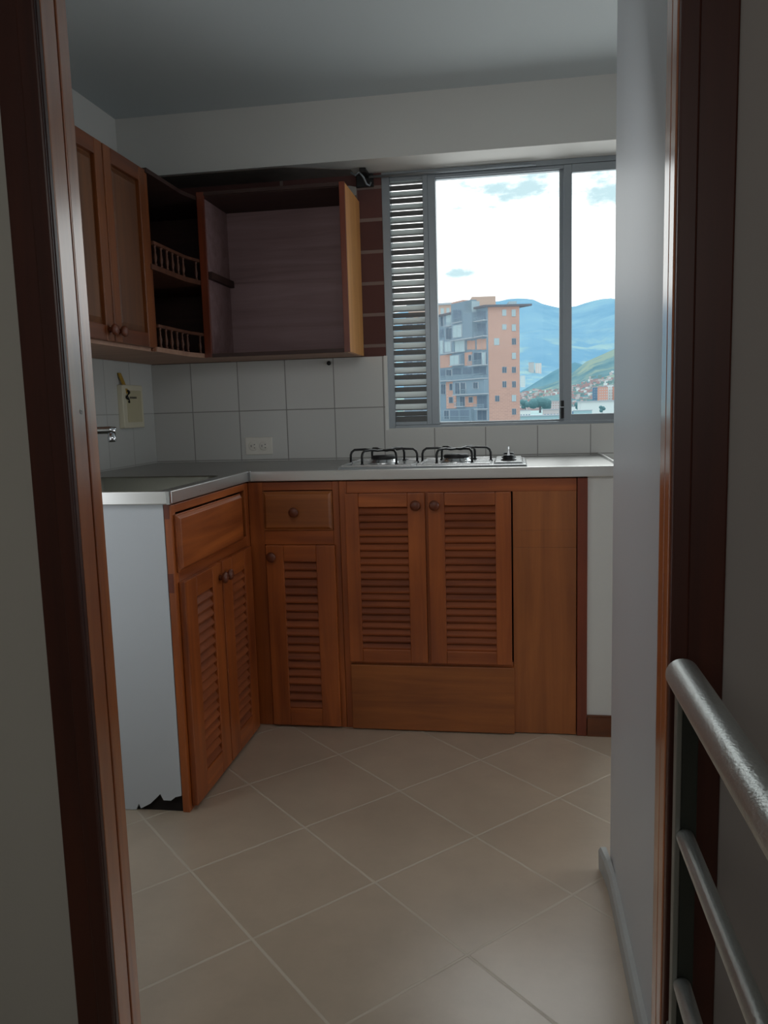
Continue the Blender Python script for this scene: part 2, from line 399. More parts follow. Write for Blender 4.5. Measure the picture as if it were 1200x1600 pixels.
# skirting
mb = MB(); random.seed(5)
prof = [(.223, 0), (.210, 0), (.209, .044), (.214, .052), (.223, .053)]
ys = [1.215, 1.4, 1.6, 1.74, 1.80, 1.845]; rings = []
for i, y in enumerate(ys):
    off = 0 if i < 4 else (-.004 if i == 4 else -.012)
    rings.append([mb.bm.verts.new((x + (off if x < .22 else off * .7), y, z + (0.004 if i == 5 and z > .03 else 0))) for x, z in prof])
for A, B in zip(rings, rings[1:]):
    for k in range(5): mb.bm.faces.new((A[k], A[(k + 1) % 5], B[(k + 1) % 5], B[k]))
mb.bm.faces.new(rings[0]); mb.bm.faces.new(rings[-1][::-1])
struct('baseboard_right', mb, 'base_grey', 'grey skirting strip peeling off at its far end on the right wall')

# ------------------------------------------------------------------ generic cabinet door
class Plane:
    """local frame on a cabinet front: a along width, b outwards, z up"""
    def __init__(s, axis, face): s.axis, s.face = axis, face
    def p(s, a, b, z):
        return Vector((a, s.face - b, z)) if s.axis == 'x' else Vector((s.face + b, a, z))
    def n(s): return Vector((0, -1, 0)) if s.axis == 'x' else Vector((1, 0, 0))
    def box(s, mb, a0, a1, b0, b1, z0, z1, mi=0):
        p, q = s.p(a0, b0, z0), s.p(a1, b1, z1)
        mb.box(min(p.x, q.x), max(p.x, q.x), min(p.y, q.y), max(p.y, q.y), z0, z1, mi)
    def hexa(s, mb, pts, mi=0): mb.hexa([s.p(*t) for t in pts], mi)
BK = Plane('x', YF); LF = Plane('y', XF)
KNOB = [(0, .009), (.006, .0075), (.010, .008), (.013, .015), (.019, .0175), (.024, .0155), (.027, .009), (.028, .001)]
def knob(pl, a, z, parent, b=.018, s=1.0):
    mb = MB(); mb.lathe(pl.p(a, b - .001, z), pl.n(), [(h * s, r * s) for h, r in KNOB], 18)
    put('knob', mb, 'knob', parent)
def louver_door(pl, root, a0, a1, z0, z1, l0, l1, w0, w1, nsl, kn, label, th=.018):
    hy = 'wood_hy' if pl.axis == 'y' else 'wood_h'
    sl = 'wood_slat_y' if pl.axis == 'y' else 'wood_slat'
    mb = MB()
    pl.box(mb, a0, l0, .0005, th, z0, z1, 0); pl.box(mb, l1, a1, .0005, th, z0, z1, 0)
    pl.box(mb, l0, l1, .0005, th, w1, z1, 1); pl.box(mb, l0, l1, .0005, th, z0, w0, 1)
    d = put('door', mb, ['wood_v', hy], root, bevel=.0022, label=label)
    mb = MB(); pitch = (w1 - w0) / nsl
    for i in range(nsl):
        zc = w0 + (i + .5) * pitch; h = pitch * .5
        # sloping slat: top edge inside, lower edge outside
        pl.hexa(mb, [(l0, .0145, zc - h), (l1, .0145, zc - h), (l1, .0010, zc + h * .40), (l0, .0010, zc + h * .40),
                     (l0, .0165, zc - h + .0055), (l1, .0165, zc - h + .0055), (l1, .0035, zc + h * .40 + .006), (l0, .0035, zc + h * .40 + .006)])
    put('louver_slats', mb, sl, d)
    knob(pl, kn[0], kn[1], d)
    return d
def bars(pl, rects, th=.02, b1=0.0):
    mb = MB()
    for (a0, a1, z0, z1, mi) in rects: pl.box(mb, a0, a1, b1 - th, b1, z0, z1, mi)
    return mb
def drawer_front(pl, root, a0, a1, z0, z1, mat, label, th=.016, e=.012):
    mb = MB()
    pl.box(mb, a0, a1, .0005, th * .45, z0, z1)
    pl.hexa(mb, [(a0 + .003, th * .45, z0 + .003), (a1 - .003, th * .45, z0 + .003), (a1 - .003, th * .45, z1 - .003), (a0 + .003, th * .45, z1 - .003),
                 (a0 + e, th, z0 + e), (a1 - e, th, z0 + e), (a1 - e, th, z1 - e), (a0 + e, th, z1 - e)])
    return put('drawer_front', mb, mat, root, bevel=.0015, label=label)

# ---- sink base cabinet on the left
t = thing('sink_base_cabinet', 'brown wooden sink cabinet with two louvered doors and a chipped white end panel', 'cabinet', (-1.2, 2.3, 0))
mb = bars(LF, [(YE, YE + .028, 0, ZLB - .004, 0), (2.597, YF - .001, 0, ZLB - .004, 0), (YE + .028, 2.597, .846, ZLB - .004, 1), (YE + .028, 2.597, .652, .69, 1), (2.27, 2.335, .03, .652, 0), (YE + .028, 2.597, 0, .03, 1)])
put('face_frame', mb, ['wood_v', 'wood_hy'], t, bevel=.0015)
drawer_front(LF, t, 2.013, 2.535, .683, .842, 'wood_hy', 'long plain drawer front without a knob')
louver_door(LF, t, 2.018, 2.301, .012, .656, 2.100, 2.225, .08, .597, 18, (2.281, .612), 'louvered door with slats, nearer of the pair')
louver_door(LF, t, 2.308, 2.588, .012, .656, 2.390, 2.512, .08, .592, 18, (2.328, .612), 'louvered door with slats, farther of the pair')
jag = [(-1.09, .001), (-1.07, .001), (-1.059, .002), (-1.05, .020), (-1.045, .006), (-1.015, .022), (-.996, .040), (-.984, .052), (-.975, .034), (-.953, .034), (-.939, .045), (-.921, .050)]
poly = [(XL + .001, YE - .002, ZLB), (XL + .001, YE - .002, .001)] + [(x, YE - .002, z) for x, z in jag] + [(-.921, YE - .002, ZLB)]
put('end_panel', MB().prism(poly, (0, .008, 0)), 'panel_white', t, label='white end panel with broken lower edge')
mb = MB().box(XL + .002, XF - .021, YE + .0065, YE + .016, .0, ZLB - .02)
mb.box(XL + .002, XL + .012, YE + .016, YF, 0, ZLB - .02); mb.box(XL + .012, XF - .021, YE + .016, YF, .0, .012); mb.box(XL + .012, XF - .021, YF - .01, YF, .0, .6)
put('carcass', mb, 'gap', t)
for z0, z1 in ((.832, .872), (.63, .683)):
    put('rail_end', MB().box(XF - .0195, XF - .0045, YE - .0008, YE + .002, z0, z1), 'wood_red', t, label='dark rail end showing on the frame edge')

# ---- corner base cabinet
t = thing('base_cabinet', 'brown wooden base cabinet in the corner with one knobbed drawer above one louvered door', 'cabinet', (-.74, 2.9, 0))
mb = bars(BK, [(XF, -.848, 0, ZLB - .004, 0), (-.603, -.5805, 0, ZLB - .004, 0), (-.848, -.603, .84, ZLB - .004, 1), (-.848, -.603, .652, .702, 1), (-.848, -.603, 0, .012, 1)])
put('face_frame', mb, ['wood_v', 'wood_h'], t, bevel=.0015)
d = drawer_front(BK, t, -.847, -.603, .703, .838, 'wood_board', 'small drawer front with a round knob')
knob(BK, -.733, .768, d, b=.016)
louver_door(BK, t, -.842, -.598, .008, .652, -.779, -.664, .07, .595, 18, (-.818, .614), 'narrow louvered door with the knob at its upper left')
mb = MB().box(XF, -.585, YF + .021, YF + .6, 0.0, .012); mb.box(XF, -.89, YF + .03, YF + .6, .012, ZLB - .03); mb.box(-.592, -.5815, YF + .021, YF + .6, .012, ZLB - .03); mb.box(-.89, -.592, YF + .59, YF + .6, .012, ZLB - .03)
put('carcass', mb, 'gap', t)

# ---- hob base cabinet
t = thing('hob_base_cabinet', 'wide brown wooden base cabinet under the hob with two louvered doors and plain panels', 'cabinet', (-.2, 2.9, 0))
mb = bars(BK, [(-.5795, -.553, 0, ZLB - .004, 0), (-.553, .206, .828, ZLB - .004, 1), (-.553, .0, .226, .25, 1), (-.292, -.268, .25, .828, 0), (-.553, 0, 0, .012, 1)])
put('face_frame', mb, ['wood_v', 'wood_h'], t, bevel=.0015)
louver_door(BK, t, -.558, -.287, .2445, .828, -.511, -.345, .29, .782, 20, (-.317, .788), 'louvered door left of the pair')
louver_door(BK, t, -.277, -.004, .2445, .828, -.222, -.055, .289, .785, 20, (-.254, .788), 'louvered door right of the pair')
mb = MB(); BK.box(mb, -.556, .002, .0005, .017, .004, .234); put('kick_board', mb, 'wood_board', t, bevel=.002, label='plain horizontal board below the two doors')
mb = MB(); BK.box(mb, .001, .2055, -.02, .0, .003, .641); BK.box(mb, .001, .2055, -.02, -.0008, .641, .699); BK.box(mb, .001, .2055, -.02, .0, .699, .828)
put('side_panel', mb, 'wood_panel', t, bevel=.001, label='plain lighter wooden filler panel')
mb = MB(); BK.box(mb, .208, .2405, -.02, .004, .0, ZLB - .004); put('side_stile', mb, 'wood_red', t, bevel=.002, label='dark reddish upright at the right end')
mb = MB().box(-.579, .235, YF + .021, YF + .6, 0.0, .012); mb.box(-.579, -.57, YF + .021, YF + .6, .012, ZLB - .03); mb.box(.225, .235, YF + .021, YF + .6, .012, ZLB - .03); mb.box(-.57, .225, YF + .59, YF + .6, .012, ZLB - .03)
put('carcass', mb, 'gap', t)

# white half wall carrying the right end of the worktop
struct('wall_low', MB().box(.241, .40, YF + .006, YB, .06, ZLB), 'wall', 'white plastered half wall right of the base cabinets')
mb = MB().box(.242, .40, YF - .006, YF + .02, 0, .066); mb.box(.242, .40, YF - .002, YF + .02, .066, .072)
struct('baseboard_back', mb, 'base_wood', 'short dark wooden skirting under the white half wall', bevel=.001)

# ------------------------------------------------------------------ worktop
t = thing('worktop', 'L-shaped stainless steel worktop with a sunken sink, on the base cabinets', 'worktop', (-.9, 2.7, ZS))
XE = .337                                   # right end
bm = bmesh.new()
outer = [(XL + .004, YE - .012), (XF + .004, YE - .012), (XF + .004, YF - .006), (XE, YF - .006), (XE, YB), (XL + .004, YB)]
def rrect(x0, x1, y0, y1, r, z, n=6):
    out = []
    for cx, cy, a0 in ((x1 - r, y1 - r, 0), (x0 + r, y1 - r, 90), (x0 + r, y0 + r, 180), (x1 - r, y0 + r, 270)):
        for k in range(n + 1):
            a = math.radians(a0 + 90 * k / n); out.append((cx + r * math.cos(a), cy + r * math.sin(a), z))
    return out
BX = (-1.43, -.955, 2.035, 2.545)
loopv = [bm.verts.new((x, y, ZS)) for x, y in outer]
inn = [bm.verts.new(q) for q in rrect(*BX, .045, ZS)]
es = [bm.edges.new((loopv[i], loopv[(i + 1) % 6])) for i in range(6)] + [bm.edges.new((inn[i], inn[(i + 1) % len(inn)])) for i in range(len(inn))]
bmesh.ops.triangle_fill(bm, use_beauty=True, use_dissolve=False, edges=es)
# underside sheet so that it is a solid tray
put('worktop_sheet', bm, 'steel', t)
mb = MB()
g = .011
def lip(x0, x1, y0, y1): mb.box(x0, x1, y0, y1, ZLB, ZLT)
lip(XL + .004, XF + .006, YE - .016, YE - .016 + g)
lip(XF - .005, XF + .006, YE - .005, YF - .011 - .0)
lip(XF - .005, XE, YF - .011, YF)
mb.box(XE, XE + .008, YF - .011, YB, ZLB, ZLT + .004)
put('edge_lip', mb, 'steel_lip', t, bevel=.0025, label='rounded raised steel edge')
for q in ((XF + .0045, XF + .016, YF - .0125, YF - .004), (XF - .004, XF + .0075, YE - .0175, YE - .008)):
    put('edge_joint', MB().box(*q, ZLB - .001, ZLT + .001), 'chrome', t, bevel=.0015, label='shiny welded corner joint of the edge')
bm = bmesh.new(); prev = None
for inset, z, r in ((0, ZS, .045), (.004, ZS - .006, .045), (.010, ZS - .10, .05), (.022, ZS - .142, .055), (.06, ZS - .155, .06)):
    ring = [bm.verts.new(q) for q in rrect(BX[0] + inset, BX[1] - inset, BX[2] + inset, BX[3] - inset, r, z)]
    if prev:
        for k in range(len(ring)):
            f = bm.faces.new((prev[k], prev[(k + 1) % len(ring)], ring[(k + 1) % len(ring)], ring[k])); f.smooth = True
    prev = ring
bm.faces.new(prev)
sk = put('sink_basin', bm, 'steel_sink', t, label='sunken rectangular sink basin')
put('drain', MB().lathe((-1.2, 2.29, ZS - .1555), (0, 0, 1), [(0, .04), (.003, .04), (.004, .034), (.0015, .03), (.0012, .001)], 24), 'chrome', sk)

# ------------------------------------------------------------------ hob
HZ = ZS + .001
t = thing('gas_hob', 'steel two-burner gas hob with black pan supports, set on the worktop under the window', 'hob', (-.26, 2.82, HZ))
HX0, HX1, HY0, HY1 = -.588, .052, 2.642, 3.0
mb = MB()
mb.hexa([(HX0, HY0, HZ), (HX1, HY0, HZ), (HX1, HY1, HZ), (HX0, HY1, HZ), (HX0 + .006, HY0 + .006, HZ + .012), (HX1 - .006, HY0 + .006, HZ + .012), (HX1 - .006, HY1 - .006, HZ + .012), (HX0 + .006, HY1 - .006, HZ + .012)])
put('hob_plate', mb, 'steel_hob', t, bevel=.002)
HT = HZ + .012
BC = [(-.452, 2.822), (-.193, 2.822)]
for (bx, by) in BC:
    mb = MB()
    hw = .122; mb2 = MB()
    # dished tray round the burner: raised border
    for (x0, x1, y0, y1) in ((bx - hw, bx + hw, by - .16, by - .153), (bx - hw, bx + hw, by + .153, by + .16), (bx - hw, bx - hw + .007, by - .153, by + .153), (bx + hw - .007, bx + hw, by - .153, by + .153)):
        mb2.box(x0, x1, y0, y1, HT - .001, HT + .005)
    put('tray_rim', mb2, 'steel_hob', t, bevel=.0015)
    bu = put('burner', mb.lathe((bx, by, HT - .001), (0, 0, 1), [(0, .06), (.006, .052), (.012, .046), (.016, .044), (.016, .036), (.016, .02)], 28), 'steel_hob', t)
    put('burner_cap', MB().lathe((bx, by, HT + .014), (0, 0, 1), [(0, .044), (.004, .045), (.010, .044), (.013, .040), (.014, .001)], 28), 'cast', bu, label='black burner cap')
    mb = MB(); rr, h = .120, .047
    for k in range(3):
        a = PI / 3 * k; c, s = math.cos(a), math.sin(a); pts = []
        for u in (-1, 1):
            seq = [(rr, 0), (rr, h * .62), (rr - .004, h * .84), (rr - .014, h), (rr * .55, h * 1.03), (.035, h * .94), (.0, h * .94)]
            seq = seq if u < 0 else seq[::-1][1:]
            pts += [(bx + u * q * c, by + u * q * s, HT + .001 + z) for q, z in seq]
        mb.tube(pts, .0042, 8)
    rg = [(bx + .062 * math.cos(2 * PI * k / 24), by + .062 * math.sin(2 * PI * k / 24), HT + h * .95) for k in range(25)]
    for k in range(6):
        a = PI / 3 * k; mb.lathe((bx + rr * math.cos(a), by + rr * math.sin(a), HT), (0, 0, 1), [(0, .007), (.004, .0065), (.006, .004)], 8)
    put('pan_support', mb, 'black', t, label='black bent wire pan support')
kp = put('control_plate', MB().hexa([(-.062, 2.668, HT - .001), (.040, 2.668, HT - .001), (.040, 2.975, HT - .001), (-.062, 2.975, HT - .001), (-.054, 2.676, HT + .007), (.032, 2.676, HT + .007), (.032, 2.967, HT + .007), (-.054, 2.967, HT + .007)]), 'steel_hob', t, bevel=.002)
for ky in (2.745, 2.885):
    k = put('control_knob', MB().lathe((-.011, ky, HT + .007), (0, 0, 1), [(0, .026), (.003, .026), (.004, .021), (.013, .019), (.018, .017), (.019, .001)], 24), 'black', t)
    put('knob_grip', MB().hexa([(-.0165, ky - .019, HT + .024), (-.0055, ky - .019, HT + .024), (-.0055, ky + .019, HT + .024), (-.0165, ky + .019, HT + .024),
                                (-.0135, ky - .015, HT + .046), (-.0085, ky - .015, HT + .046), (-.0085, ky + .015, HT + .046), (-.0135, ky + .015, HT + .046)]), 'chrome', k, bevel=.0015)

# ------------------------------------------------------------------ wall cabinets
UZ0, UZL, UZB = 1.322, 1.914, 1.936
UX = -1.203; UL = Plane('y', UX)
t = thing('wall_cabinet', 'orange brown wall cabinet with two raised-panel doors hung on the left wall', 'cabinet', (-1.36, 2.33, UZ0))
mb = MB().box(XL + .004, UX, 2.02, 2.035, UZ0, UZL); mb.box(XL + .004, UX, 2.6, 2.615, UZ0, UZL); mb.box(XL + .004, UX, 2.035, 2.6, UZ0, UZ0 + .016); mb.box(XL + .004, UX, 2.035, 2.6, UZL - .016, UZL); mb.box(XL + .004, XL + .012, 2.035, 2.6, UZ0 + .016, UZL - .016)
put('carcass', mb, 'wood_under', t, label='paler underside and sides')
mb = MB(); UL.box(mb, 2.598, 2.634, -.016, .008, UZ0 + .002, UZL - .006); put('end_stile', mb, 'upper_v', t, bevel=.002)
def panel_door(pl, root, a0, a1, z0, z1, w, label, kn, th=.018):
    hy = 'upper_h'
    mb = MB()
    pl.box(mb, a0, a0 + w, .0005, th, z0, z1, 0); pl.box(mb, a1 - w, a1, .0005, th, z0, z1, 0)
    pl.box(mb, a0 + w, a1 - w, .0005, th, z0, z0 + w, 1); pl.box(mb, a0 + w, a1 - w, .0005, th, z1 - w, z1, 1)
    d = put('door', mb, ['upper_v', hy], root, bevel=.0025, label=label)
    b0, b1, c0, c1 = a0 + w, a1 - w, z0 + w, z1 - w; e = .02
    mb = MB()
    pl.box(mb, b0, b1, .0005, .005, c0, c1)
    pl.hexa(mb, [(b0 + .004, .005, c0 + .004), (b1 - .004, .005, c0 + .004), (b1 - .004, .005, c1 - .004), (b0 + .004, .005, c1 - .004),
                 (b0 + e, .012, c0 + e), (b1 - e, .012, c0 + e), (b1 - e, .012, c1 - e), (b0 + e, .012, c1 - e)])
    put('raised_panel', mb, 'upper_panel', d, bevel=.001)
    knob(pl, kn[0], kn[1], d)
panel_door(UL, t, 2.027, 2.314, 1.333, 1.910, .046, 'raised-panel door, partly behind the door frame', (2.285, 1.366))
panel_door(UL, t, 2.320, 2.597, 1.333, 1.910, .046, 'raised-panel door beside the open corner shelf', (2.345, 1.366))

# open corner shelf with spindle galleries
t = thing('corner_shelf', 'dark open corner shelf unit with two small spindle galleries between the wall cabinets', 'shelf', (-1.36, 2.85, UZ0))
gp = [(UX + .010, 2.634), (UX + .010, 2.90), (-1.176, 3.0)]
pl_poly = [(XL + .004, 2.617), (UX + .014, 2.617), (UX + .014, 2.90), (-1.169, 3.0), (-1.169, YB - .001), (XL + .004, YB - .001)]
mb = MB().prism([(x, y, UZ0) for x, y in pl_poly], (0, 0, .017)); put('bottom_board', mb, 'wood_under', t, bevel=.0015)
mb = MB().prism([(x, y, 1.596) for x, y in pl_poly], (0, 0, .018)); put('shelf_board', mb, 'wood_spindle_dim', t, bevel=.0015)
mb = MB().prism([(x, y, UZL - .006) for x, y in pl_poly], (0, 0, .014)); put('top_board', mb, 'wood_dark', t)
mb = MB().box(XL + .004, XL + .010, 2.617, YB + .01, UZ0 + .017, UZL - .006); mb.box(XL + .010, -1.169, YB + .003, YB + .01, UZ0 + .017, UZL - .006)
put('back_board', mb, 'wood_dark', t)
BAL = [(0, .0055), (.006, .0055), (.008, .0035), (.014, .0045), (.026, .0068), (.036, .0052), (.046, .0034), (.049, .005), (.052, .0036), (.06, .0036), (.063, .0058), (.068, .0058)]
for zb in (UZ0 + .017, 1.614):
    rail_z = zb + .066
    mb = MB()
    for (p, q) in zip(gp, gp[1:]):
        P_, Q_ = Vector((*p, 0)), Vector((*q, 0)); dd = (Q_ - P_).normalized(); nn = Vector((-dd.y, dd.x, 0)) * .007
        P_ -= dd * .0; Q_ += dd * .004
        mb.hexa([tuple(P_ - nn + Vector((0, 0, rail_z))), tuple(Q_ - nn + Vector((0, 0, rail_z))), tuple(Q_ + nn + Vector((0, 0, rail_z))), tuple(P_ + nn + Vector((0, 0, rail_z))),
                 tuple(P_ - nn + Vector((0, 0, rail_z + .011))), tuple(Q_ - nn + Vector((0, 0, rail_z + .011))), tuple(Q_ + nn + Vector((0, 0, rail_z + .011))), tuple(P_ + nn + Vector((0, 0, rail_z + .011)))])
    gr = put('gallery_rail', mb, 'wood_spindle_dim', t, bevel=.001)
    spots = [(gp[0][0], 2.655 + k * .0475) for k in range(6)] + [(-1.181, 2.985)]
    for (x, y) in spots:
        put('spindle', MB().lathe((x, y, zb - .0005), (0, 0, 1), BAL, 12), 'wood_spindle_dim', gr)

# open wall cabinet on the back wall
t = thing('open_wall_cabinet', 'doorless dark brown wall cabinet with an empty interior, hung left of the window', 'cabinet', (-.88, 3.13, UZ0))
CX0, CX1, CY0 = -1.166, -.596, 3.0
put('side_board', MB().box(CX0, CX0 + .016, CY0 + .004, YB + .009, UZ0 + .016, UZB - .016), 'wood_gray', t)
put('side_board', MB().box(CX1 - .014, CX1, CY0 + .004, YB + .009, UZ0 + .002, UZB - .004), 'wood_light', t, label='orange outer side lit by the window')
put('bottom_board', MB().box(CX0, CX1 - .014, CY0 + .004, YB + .009, UZ0, UZ0 + .016), 'wood_under', t)
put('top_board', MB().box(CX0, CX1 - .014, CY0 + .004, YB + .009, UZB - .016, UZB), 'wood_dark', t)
put('back_board', MB().box(CX0 + .016, CX1 - .014, YB + .002, YB + .009, UZ0 + .016, UZB - .016), 'wood_gray', t)
mb = MB().box(CX0 - .001, CX0 + .027, CY0 - .006, CY0 + .004, UZ0 + .001, UZB); mb.box(CX1 - .022, CX1 - .001, CY0 - .006, CY0 + .004, UZ0 + .001, UZB)
mb.box(CX0 + .027, CX1 - .022, CY0 - .006, CY0 + .004, UZB - .014, UZB, 1); mb.box(CX0 + .027, CX1 - .022, CY0 - .006, CY0 + .004, UZ0 + .001, UZ0 + .015, 1)
put('face_frame', mb, ['wood_red', 'wood_dark'], t, bevel=.001)
put('shelf_cleat', MB().box(CX0 + .016, CX0 + .034, CY0 + .02, YB + .002, 1.622, 1.648), 'wood_dark', t, label='dark cleat left from a removed shelf')
put('shelf_mark', MB().box(CX0 + .034, CX1 - .014, YB - .001, YB + .003, 1.64, 1.662), 'wood_gray', t, label='strip where the removed shelf met the back')

# ------------------------------------------------------------------ window
w1 = bpy.data.objects.new('window_1', None); COL.objects.link(w1); w1.location = (.4, YB + .03, 1.02); w1['kind'] = 'structure'
w1['label'] = 'grey aluminium window with a louvered vent at its left and sliding panes'
WX0, WX1, WZ0, WZ1 = -.505, 1.69, 1.022, 2.038
wy = YB + .012
mb = MB().box(WX0, WX0 + .032, wy, wy + .06, WZ0, WZ1); mb.box(WX1 - .032, WX1, wy, wy + .06, WZ0, WZ1)
mb.box(WX0 + .032, WX1 - .032, wy, wy + .06, WZ1 - .020, WZ1); mb.box(WX0 + .032, WX1 - .032, wy - .004, wy + .06, WZ0, WZ0 + .016)
mb.box(WX0 + .032, WX1 - .032, wy + .006, wy + .012, WZ1 - .034, WZ1 - .02)
put('window_frame', mb, 'alu', w1, bevel=.0015)
mb = MB().box(WX0 + .0, WX1, wy - .010, wy - .004, WZ0 - .002, WZ0 + .004); put('sill_strip', mb, 'slat_alu', w1, label='bright strip along the bottom of the window')
# louvre vent
mb = MB().box(-.342, -.322, wy + .002, wy + .05, WZ0 + .016, WZ1 - .02); mb.box(-.473, -.342, wy + .002, wy + .05, WZ0 + .016, WZ0 + .03)
lv = put('louver_vent', mb, 'alu', w1, bevel=.001)
n = 19; z0, z1 = WZ0 + .052, WZ1 - .021; pitch = (z1 - z0) / n; x0, x1 = -.473, -.342
blades, barsm = MB(), MB()
for i in range(n):
    zb = z0 + i * pitch
    # frosted sloping blade, then a dark strip for the gap's shadow, a thin open slit and the aluminium bar below it
    blades.hexa([(x0, wy + .010, zb + .029), (x1, wy + .010, zb + .029), (x1, wy + .026, zb + .050), (x0, wy + .026, zb + .050),
                 (x0, wy + .012, zb + .028), (x1, wy + .012, zb + .028), (x1, wy + .028, zb + .049), (x0, wy + .028, zb + .049)])
    barsm.box(x0, x1, wy + .009, wy + .022, zb + .0245, zb + .028)
    barsm.box(x0, x1, wy + .010, wy + .014, zb + .0005, zb + .0195)
    barsm.box(x0, x1, wy + .007, wy + .011, zb + .0065, zb + .0095)
barsm.box(x0, x1, wy + .012, wy + .016, WZ0 + .028, z0)
put('louver_blades', blades, 'frosted', lv)
put('louver_bars', barsm, 'alu_d', lv)
# fixed pane and its sash
mb = MB().box(-.322, -.291, wy + .004, wy + .05, WZ0 + .016, WZ1 - .02); mb.box(-.291, .19, wy + .02, wy + .045, WZ1 - .036, WZ1 - .02); mb.box(-.291, .19, wy + .02, wy + .045, WZ0 + .016, WZ0 + .024)
mb.box(.19, .207, wy + .02, wy + .05, WZ0 + .016, WZ1 - .02)
s1 = put('sash', mb, 'alu', w1, bevel=.0012, label='fixed left sash')
put('pane', MB().box(-.292, .191, wy + .031, wy + .035, WZ0 + .023, WZ1 - .035), 'glass', s1)
mb = MB().box(.205, .236, wy + .001, wy + .018, WZ0 + .0165, WZ1 - .021); mb.box(.93, .965, wy + .001, wy + .018, WZ0 + .0165, WZ1 - .021)
mb.box(.236, .93, wy + .001, wy + .018, WZ0 + .0165, WZ0 + .043); mb.box(.236, .93, wy + .001, wy + .018, WZ1 - .052, WZ1 - .021)
s2 = put('sash', mb, 'alu', w1, bevel=.0012, label='sliding right sash')
put('pane', MB().box(.235, .931, wy + .008, wy + .012, WZ0 + .042, WZ1 - .051), 'glass', s2)
mb = MB().box(.965, 1.0, wy + .02, wy + .05, WZ0 + .016, WZ1 - .02); mb.box(1.0, 1.658, wy + .02, wy + .045, WZ0 + .016, WZ0 + .03); mb.box(1.0, 1.658, wy + .02, wy + .045, WZ1 - .036, WZ1 - .02)
s3 = put('sash', mb, 'alu', w1, bevel=.0012)
put('pane', MB().box(.999, 1.659, wy + .031, wy + .035, WZ0 + .029, WZ1 - .035), 'glass', s3)
put('latch', MB().box(.194, .206, wy - .006, wy + .02, WZ0 + .028, WZ0 + .098).box(.186, .206, wy - .008, wy - .004, WZ0 + .070, WZ0 + .074, 1), ['rubber', 'chrome'], w1, bevel=.001, label='black window latch')

# ------------------------------------------------------------------ small things
t = thing('electrical_outlet', 'white double electrical socket on the tiles above the worktop corner', 'socket', (-1.058, YB, .968))
put('cover_plate', MB().box(-1.117, -.999, YB - .006, YB + .001, .930, 1.003), 'outlet', t, bevel=.002)
for cx in (-1.083, -1.036):
    so = put('socket', MB().lathe((cx, YB - .0055, .966), (0, -1, 0), [(0, .019), (.002, .019), (.0025, .017), (.0025, .001)], 20), 'outlet', t)
    mb = MB().box(cx - .009, cx - .0065, YB - .0086, YB - .0078, .962, .971); mb.box(cx + .0045, cx + .0095, YB - .0086, YB - .0078, .957, .960); mb.box(cx + .0045, cx + .0095, YB - .0086, YB - .0078, .971, .974)
    put('slots', mb, 'black', so)
xw = XL + .003
t = thing('wall_box', 'beige plastic wall box with a recessed front panel, on the left wall tiles', 'wall box', (xw, 3.04, 1.06))
put('housing', MB().box(xw - .001, xw + .022, 2.955, 3.128, 1.060, 1.230), 'ivory', t, bevel=.003)
put('front_panel', MB().box(xw + .021, xw + .0245, 2.987, 3.108, 1.083, 1.208), 'ivory_d', t, bevel=.001)
mb = MB()
for k in range(5): mb.box(xw + .0244, xw + .0249, 3.008 + k * .012, 3.017 + k * .012, 1.176, 1.184)
put('print', mb, 'print', t, label='small dark printed line')
tag(put('wooden_stick', MB().hexa([(xw + .020, 2.985, 1.196), (xw + .0265, 2.985, 1.196), (xw + .0265, 3.005, 1.196), (xw + .020, 3.005, 1.196), (xw + .001, 2.962, 1.276), (xw + .008, 2.962, 1.276), (xw + .008, 2.982, 1.276), (xw + .001, 2.982, 1.276)]), 'yellow', loc=(xw, 2.97, 1.2), bevel=.001),
    'short flat yellowish stick leaning on top of the beige wall box', 'stick')
mb = MB(); pts = [(xw + .028, 2.988 + .010 * math.sin(k * .9), 1.207 - k * .0045) for k in range(11)]
mb.tube(pts, [.004 + .0022 * math.sin(k * 1.3) for k in range(11)], 8)
tag(put('cord_scrap', mb, 'black', loc=(xw + .02, 2.99, 1.18)), 'scrap of curled black cord hanging on the front of the beige wall box', 'cord')

t = thing('wall_faucet', 'chrome wall faucet with a short curved spout over the sink', 'faucet', (xw, 2.345, 1.05))
put('flange', MB().lathe((xw - .001, 2.345, 1.045), (1, 0, 0), [(0, .028), (.006, .027), (.012, .014), (.05, .013)], 20), 'chrome', t)
put('valve_body', MB().lathe((xw + .045, 2.345, 1.02), (0, 0, 1), [(0, .016), (.05, .016), (.055, .02), (.075, .02), (.08, .012)], 20), 'chrome', t)
put('spout', MB().tube([(xw + .05, 2.345, 1.04), (xw + .10, 2.347, 1.048), (xw + .16, 2.353, 1.060), (xw + .228, 2.366, 1.066), (xw + .262, 2.376, 1.066), (xw + .279, 2.384, 1.062)], [.012, .012, .0115, .0115, .012, .0125], 16), 'chrome', t)
put('aerator', MB().lathe((xw + .268, 2.378, 1.028), (0, 0, 1), [(0, .011), (.002, .013), (.016, .0135), (.018, .012), (.028, .012)], 20), 'chrome', t)

tag(put('wall_hook', MB().lathe((-.741, YB + .002, 1.300), (0, -1, 0), [(0, .004), (.006, .004), (.008, .009), (.011, .009), (.012, .001)], 12), 'black', loc=(-.741, YB, 1.3)),
    'tiny dark screw head in the tile under the open wall cabinet', 'screw')
